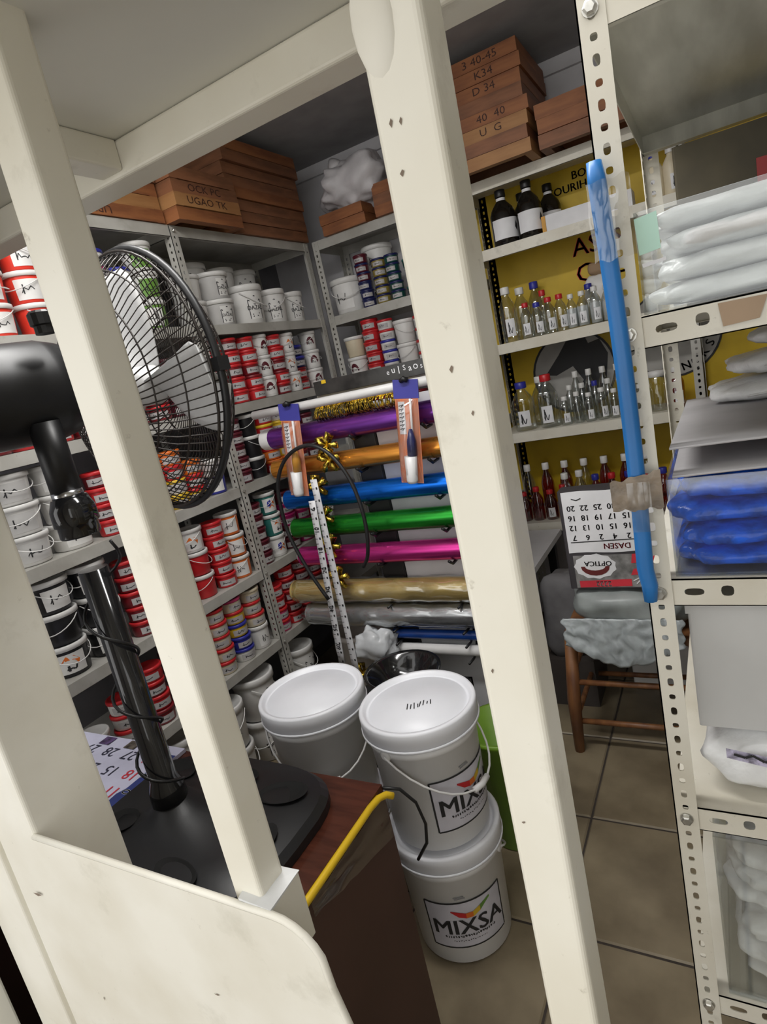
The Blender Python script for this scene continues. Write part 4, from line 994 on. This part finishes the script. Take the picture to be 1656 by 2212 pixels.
row('third back-rack shelf', [(-.80, 2.775, .036, .235, CW_, CLEARB, None, True), (-.76, 2.86, .036, .225, CW_, CLEARB, None, False), (-.72, 2.765, .026, .15, CR_, CLEARB, None, True), (-.71, 2.93, .036, .24, CB_, CLEARB, None, False), (-.672, 2.768, .028, .14, CB_, CLEARB, None, True), (-.66, 2.85, .026, .19, CR_, CLEARB, None, False), (-.622, 2.77, .028, .15, CR_, CLEARB, None, True), (-.575, 2.775, .027, .152, CR_, CLEARB, None, True), (-.528, 2.77, .022, .14, CW_, CLEARB, MILK, True), (-.483, 2.77, .024, .142, CW_, CLEARB, MILK, True), (-.432, 2.77, .024, .148, CW_, CLEARB, MILK, True), (-.47, 2.88, .03, .17, CB_, CLEARB, None, False), (-.385, 2.78, .024, .145, CW_, CLEARB, MILK, False), (-.33, 2.78, .024, .145, CW_, CLEARB, MILK, False)])
t = thing('knotted_bag', 'small white knotted bag behind the white-capped bottles', 'bag', (-.44, 2.95, 1.4375))
MB().pillow(.11, .09, .20, (0, 0, .10), 9, .08, 12).build('bag', OFFW, t); MB().pillow(.07, .05, .05, (.01, 0, .225), 4, .2, 18).build('knot', mat('knot_tan', (.3, .2, .12), .7), t)
ROWZ = 1.034
it = [(-.80, 2.785, .048, .22, CB_, CLEARB, None, True), (-.74, 2.90, .046, .225, CW_, CLEARB, None, False), (-.685, 2.78, .045, .235, CR_, CLEARB, None, True)]
for k in range(7): it.append((-.612+.052*k, 2.765+.006*(k % 2), .022 if k % 3 else .024, .125+.012*(k % 2), CW_, CLEARB, None, k % 2 == 0 or k == 3))
for k in range(6): it.append((-.60+.055*k, 2.84, .023, .165, CB_ if k % 3 == 2 else CW_, CLEARB, None, False))
for k in range(5): it.append((-.585+.06*k, 2.93, .024, .215, CW_, CLEARB, None, False))
row('fourth back-rack shelf', it)
t = thing('jar', 'clear jar with a white screw lid right of the blue bar', 'jar', (-.235, 2.79, 1.0348))
MB().lathe([(0, 0), (.032, 0), (.034, .004), (.034, .13), (.026, .145)], 20, cap=False).build('body', CLEARB, t); MB().lathe([(.03, .14), (.034, .142), (.034, .165), (0, .167)], 20, cap=False).build('lid', CW_, t)
bottle('amber red bottle with white cap right of the clear jar', -.165, 2.79, 1.034, .03, .17, CW_, REDB, None)
ROWZ = .60
it = []
for k in range(4): it.append((-.865+.062*k, 2.775, .028, .14+.02*(k % 2), CR_, REDB, None, k == 2))
it += [(-.665, 2.785, .03, .21, CW_, CLEARB, None, True), (-.60, 2.79, .03, .215, CW_, CLEARB, None, True)]
for k in range(5): it.append((-.53+.07*k, 2.785, .03, .19, CR_ if k % 2 else CB_, REDB, None, False))
for k in range(7): it.append((-.86+.09*k, 2.88, .03, .25, CW_, REDB if k % 3 else CLEARB, None, False))
row('lowest back-rack shelf', it)

# ------------------------------------------------------------------ wooden screen frames on top of the racks
def frame(label, x0, y0, x1, y1, z_, h, M, group, text=None, side='x', rz=0):
    cx, cy = (x0+x1)/2, (y0+y1)/2
    t = thing('wooden_frame', label, 'frame', (cx, cy, z_), rz, group); a, b_ = (x1-x0)/2, (y1-y0)/2; w_ = .035
    for k in (-1, 1):
        MB().box(-a, k*b_-(w_ if k > 0 else 0), 0, a, k*b_+(w_ if k < 0 else 0), h).build('rail', M, t)
        MB().box(k*a-(w_ if k > 0 else 0), -b_+w_, .001, k*a+(w_ if k < 0 else 0), b_-w_, h-.001).build('rail', M, t)
    if text:
        m = MB()
        if side == 'x': text_on(m, text, lambda u, v: (a+.001, u, v), h*.8, random.uniform(-.05, .05), h*.5, PI if random.random() < .5 else 0, sx=1.3)
        else: text_on(m, text, lambda u, v: (u, -b_-.001, v), h*.8, a*.35, h*.5, 0, sx=1.2)
        m.build('handwriting', mat('marker_brown', (.05, .018, .012), .7), t)
    return t
def fstack(where, x0, y0, x1, y1, z_, n, h, pal, texts, side):
    for k in range(n):
        j = lambda: random.uniform(-.008, .008)
        frame(f'wooden screen frame, {"bottom" if k == 0 else "top" if k == n-1 else ORD[k]+" up"} of the stack {where}', x0+j(), y0+j()*.5, x1+j(), y1+j()*.5, z_+k*(h+.0008)+.001, h, pal[k % len(pal)], 'frames '+where, texts[k] if k < len(texts) else None, side, random.uniform(-.006, .006))
WA = [WOODA, WOODC, WOODA, WOODB]
fstack('nearest the fan on the left rack', -2.04, 1.22, -1.695, 1.785, 2.105, 4, .045, WA, ['UPHC', None, None], 'x')
fstack('jutting out on the left rack', -2.04, 1.80, -1.635, 2.15, 2.105, 4, .046, [WOODA, WOODC, WOODB, WOODB], [None, 'UGAO TK', 'OCK PC', None], 'x')
fstack('in the corner of the left rack', -2.04, 2.175, -1.68, 2.70, 2.105, 8, .046, [WOODB, WOODB, WOODB, WOODA], [], 'x')
fstack('under the white bag', -1.60, 2.69, -1.36, 2.97, 2.105, 2, .045, [WOODA, WOODA], [], 'y')
fstack('right of the white bag', -1.30, 2.69, -1.02, 2.97, 2.105, 3, .045, [WOODA, WOODB], [], 'y')
fstack('tallest on the back rack', -.985, 2.56, -.55, 2.97, 2.105, 8, .047, [WOODC, WOODB, WOODC, WOODA, WOODB, WOODA, WOODA, WOODA], [None, None, 'U  G', '40  40', None, 'D 34', 'K34', '3 40-45'], 'y')
fstack('right of the tallest back-rack one', -.53, 2.60, -.08, 2.97, 2.105, 3, .05, [WOODB, WOODA, WOODA], [None, '4045'], 'y')
t = thing('plastic_bag', 'white plastic bag on the wooden frames in the back corner', 'bag', (-1.43, 2.79, 2.1985))
MB().pillow(.34, .26, .22, (0, 0, .100), 6, .22, 9, 48, 32, e=.9, e2=.9).build('bag', mat('white_bag', (.66, .64, .66), .45, var=.05, scale=12, bump=.3), t)
MB().tube([(-.06, -.02, .18), (-.075, -.02, .215), (-.085, -.02, .235)], .03, 8, rs=[.05, .03, .012]).build('bag_neck', mat('white_bag', (0, 0, 0)), t)

# ------------------------------------------------------------------ what lies on the right rack
ACR = clear('acrylic_clear', (.955, .965, .96), .07, .05)
def bin_(label, x0, y0, x1, y1, z_, h, M=ACR):
    t = thing('clear_bin', label, 'bin', ((x0+x1)/2, (y0+y1)/2, z_))
    e = .003
    for nm, q in (('front_wall', (x0, y0, z_+e, x1, y0+e, z_+h)), ('back_wall', (x0, y1-e, z_+e, x1, y1, z_+h)), ('side_wall', (x0, y0+e, z_+e, x0+e, y1-e, z_+h)), ('side_wall', (x1-e, y0+e, z_+e, x1, y1-e, z_+h)), ('bottom', (x0, y0, z_, x1, y1, z_+e))):
        world_to(t, MB().box(*q)).build(nm, M, t)
    return t
POLY = mat('white_polythene', (.82, .83, .83), .28, var=.04, scale=26, bump=.45)
POLYB = mat('blue_polythene', (.008, .12, .72), .22, var=.3, scale=26, bump=.6)
def pack(label, c, s_, M, seed, group, amp=.05, name='plastic_pack', e=.3, e2=.35):
    t = thing(name, label, 'plastic pack', (c[0], c[1], c[2]), random.uniform(-.04, .04), group)
    MB().pillow(s_[0], s_[1], s_[2], (0, 0, s_[2]*.5), seed, amp*1.2, 17, 72, 18, e, e2).build('pack', M, t)
    def crease(u, v): return ((u-.5)*s_[0]*.8, -s_[1]*.5*(.93+.05*math.sin(u*17+seed)), s_[2]*(.25+.5*v)+.004*math.sin(u*11+seed))
    MB().tube([crease(k/8, .5) for k in range(9)], .0022, 5).build('fold', M, t)
    return t
z_ = 1.4285
b1 = bin_('clear acrylic bin of white bags with a mint sticker, upper right rack', -.083, .912, .62, 1.42, z_, .128)
world_to(b1, MB().add([(-.081, .9112, 1.504), (-.055, .9112, 1.507), (-.056, .9112, 1.552), (-.083, .9112, 1.549)], [(0, 1, 2, 3)])).build('mint_sticker', mat('mint_paper', (.52, .78, .66), .5, var=.04), b1)
world_to(b1, MB().add([(-.078, .9112, 1.488), (-.05, .9112, 1.491), (-.05, .9112, 1.495), (-.079, .9112, 1.493)], [(0, 1, 2, 3)])).build('white_sticker', PAPER, b1)
for k in range(4): pack(f'white folded plastic pack, {["bottom", "second", "third", "top"][k]} in the mint-stickered bin', (.265, 1.155, z_+.004+.031*k), (.66, .465, .031), POLY, k+1, 'white packs in upper bin', .035, 'plastic_pack', .16, .16)
z_ = 1.0555
b2 = bin_('clear acrylic bin of blue packs under the grey cardboard', -.080, .912, .62, 1.45, z_, .146)
for k in range(4):
    for q in range(2):
        pack(f'blue plastic pack, {["bottom", "second", "third", "top"][k]} layer, {["left", "right"][q]} half of the clear bin', (.082+.32*q+.006*(k % 2), 1.165, z_+.004+.034*k), (.318, .49, .035), POLYB, 10+k*2+q, 'blue packs in clear bin', .045, 'plastic_pack', .22, .2)
CARD = mat('grey_cardboard', (.44, .43, .44), .7, var=.05)
for k in range(2):
    t = thing('cardboard_sheet', ['lower grey cardboard sheet lying over the blue bin', 'upper bent grey cardboard sheet over the blue bin'][k], 'cardboard', (.25, 1.2, 1.203+.012*k))
    MB().sheet(lambda u, v: (-.32+.66*u, -.30+.58*v, .003+.028*k*(1-v)*(1-.3*u)+.012*k*v+.003*math.sin(u*7)), 16, 10, (0, 0, .003)).build('sheet', CARD, t)
for k in range(3): pack(f'white powder bag, {["bottom", "middle", "top"][k]} of the pile on the grey cardboard', (.24+.02*k, 1.36, 1.236+.044*k), (.52-.03*k, .23, .046), POLY, 30+k, 'white bags on cardboard', .05, 'powder_bag', .6, .6)
z_ = .6625
t = pack('flat white plastic pack with a small printed label, lower right rack', (.265, 1.15, z_+.001), (.66, .44, .115), POLY, 41, None, .022, 'plastic_pack', .16, .22)
m = MB().add([(-.30, -.237, .088), (-.215, -.239, .075), (-.213, -.239, .094), (-.30, -.237, .105)], [(0, 1, 2, 3)]); m.build('printed_label', mat('tag_lilac', (.45, .42, .55), .5, var=.3, scale=80), t)
m = MB(); stroke_on(m, [(-.29, .098), (-.275, .094), (-.265, .099), (-.25, .09), (-.235, .094), (-.22, .086)], .004, lambda u, v: (u, -.2405, v)); m.build('label_print', INK, t)
t = thing('flat_box', 'pale grey flat carton lying on the white pack, lower right rack', 'box', (.27, 1.18, .786))
MB().rbar(-.343, -.235, .33, .20, 0, .205, .004).build('body', mat('pale_grey_card', (.55, .55, .54), .6, var=.05, scale=4), t)
MB().box(-.346, -.2375, .196, .333, .19, .210).build('lid_edge', mat('pale_grey_card', (0, 0, 0)), t)
z_ = .2775
b3 = bin_('clear acrylic bin of white packs on the lowest right shelf', -.070, .912, .62, 1.42, z_, .325)
for k in range(6): pack(f'white plastic pack, {"bottom" if k == 0 else "top" if k == 5 else ORD[k]+" up"} in the lowest right bin', (.275, 1.16, z_+.004+.047*k), (.65, .45, .046), POLY, 50+k, 'white packs in lowest bin', .035, 'plastic_pack', .2, .25)
# blue foam guard taped to the post
t = thing('edge_guard', 'long blue plastic strip taped to the slotted post', 'guard', (-.116, .886, 1.03))
BLU = mat('guard_blue', (.02, .17, .48), .38, var=.08, scale=5)
def gx(z): return -.1185+.006*math.sin(PI*(z-1.03)/.6)-.0 + (.004 if z < 1.07 else 0)
mb = MB(); nz = 24; prof = [(-.0115, 0), (-.0105, -.006), (-.004, -.0095), (.004, -.0095), (.0105, -.006), (.0115, 0), (.009, .005), (-.009, .005)]
for k in range(nz+1):
    zz = 1.03+.595*k/nz; mb.v += [(gx(zz)+p*(1 if 0 < k < nz else .8), .886+q, zz) for p, q in prof]
for k in range(nz):
    for i in range(8): mb.f.append((k*8+i, k*8+(i+1) % 8, (k+1)*8+(i+1) % 8, (k+1)*8+i)); mb.sm.append(True)
mb.f += [tuple(reversed(range(8))), tuple(nz*8+i for i in range(8))]; mb.sm += [False, False]
world_to(t, mb).build('strip', BLU, t)
TP = clear('clear_tape', (.95, .94, .92), .10, .12); TP2 = mat('brown_tape', (.24, .19, .14), .3, var=.2, scale=30, bump=.3)
def wrap_(z0, z1, seed): return MB().sheet(lambda u, v: (gx((z0+z1)/2)-.014+.05*u+.001*math.sin(v*9), .886-.0115*(1 if u < .55 else 1-(u-.55)*1.6)-.001+.0015*noise.noise((u*9, v*9, seed)), z0+(z1-z0)*v+.006*noise.noise((u*4, seed, v))), 14, 10)
world_to(t, wrap_(1.505, 1.60, 1)).build('clear_tape', TP, t)
world_to(t, MB().sheet(lambda u, v: (gx(1.18)-.034+.066*u, .886-.0125*(1 if u < .6 else 1-(u-.6)*1.2)+.0015*noise.noise((u*12, v*9, 5)), 1.172+.042*v+.012*u*v+.007*noise.noise((u*6, 2, v*3))), 16, 8)).build('brown_tape', TP2, t)
world_to(t, MB().sheet(lambda u, v: (gx(1.17)-.012+.030*u, .8725-.001+.0012*noise.noise((u*9, v*9, 8)), 1.14+.072*v), 8, 8)).build('clear_tape', TP, t)

t = thing('carton', 'added dark block for the shaded wall, with red label, behind the upper right shelf', 'box', (.3, 1.55, 1.4285))  # added block: its dark colour gives the dim wall behind this shelf
MB().rbar(-.352, -.09, .40, .085, 0, .30, .004).build('body', mat('shade_block_brown', (.075, .062, .035), .6, var=.2, scale=6), t)
MB().box(-.215, -.0925, .165, .0, -.0905, .235).build('red_label', mat('label_dull_red', (.34, .03, .03), .5), t)
# ceiling fitting added out of view to brighten the dark interior
t = thing('added_fill_lamp', 'added unseen twin-tube fitting under the shop ceiling, brightening the aisle', 'lamp', (-.75, .95, 2.44))
MB().rbar(-.62, -.09, .62, .09, .05, .088, .01).build('housing', WHITEP, t)
TUBE = mat('fill_tube_glow', (1, .98, .95), .4, emit=4)
for y in (-.045, .045):
    MB().lathe([(.013, -.6), (.013, .6)], 12).xf(Matrix.Translation((0, y, .03)) @ Matrix.Rotation(PI/2, 4, 'Y')).build('tube', TUBE, t)
ld = bpy.data.lights.new('fill_tube_light', 'AREA'); ld.shape = 'RECTANGLE'; ld.size = 1.2; ld.size_y = .14; ld.energy = 11; ld.color = (1, .985, .96)
lo_ = bpy.data.objects.new('fill_tube_light', ld); COL.objects.link(lo_); lo_.parent = t; lo_.location = (0, 0, .012)

t = thing('cable', 'thin black cable hanging beside the upper bucket from the desk edge', 'cable', (-.62, .90, .60))
cpts = [(-.655, .864, .630), (-.630, .885, .615), (-.612, .905, .57), (-.607, .915, .51), (-.615, .915, .46), (-.64, .905, .42)]
world_to(t, MB().tube(cpts, .0035, 6)).build('cord', BLACKP, t)
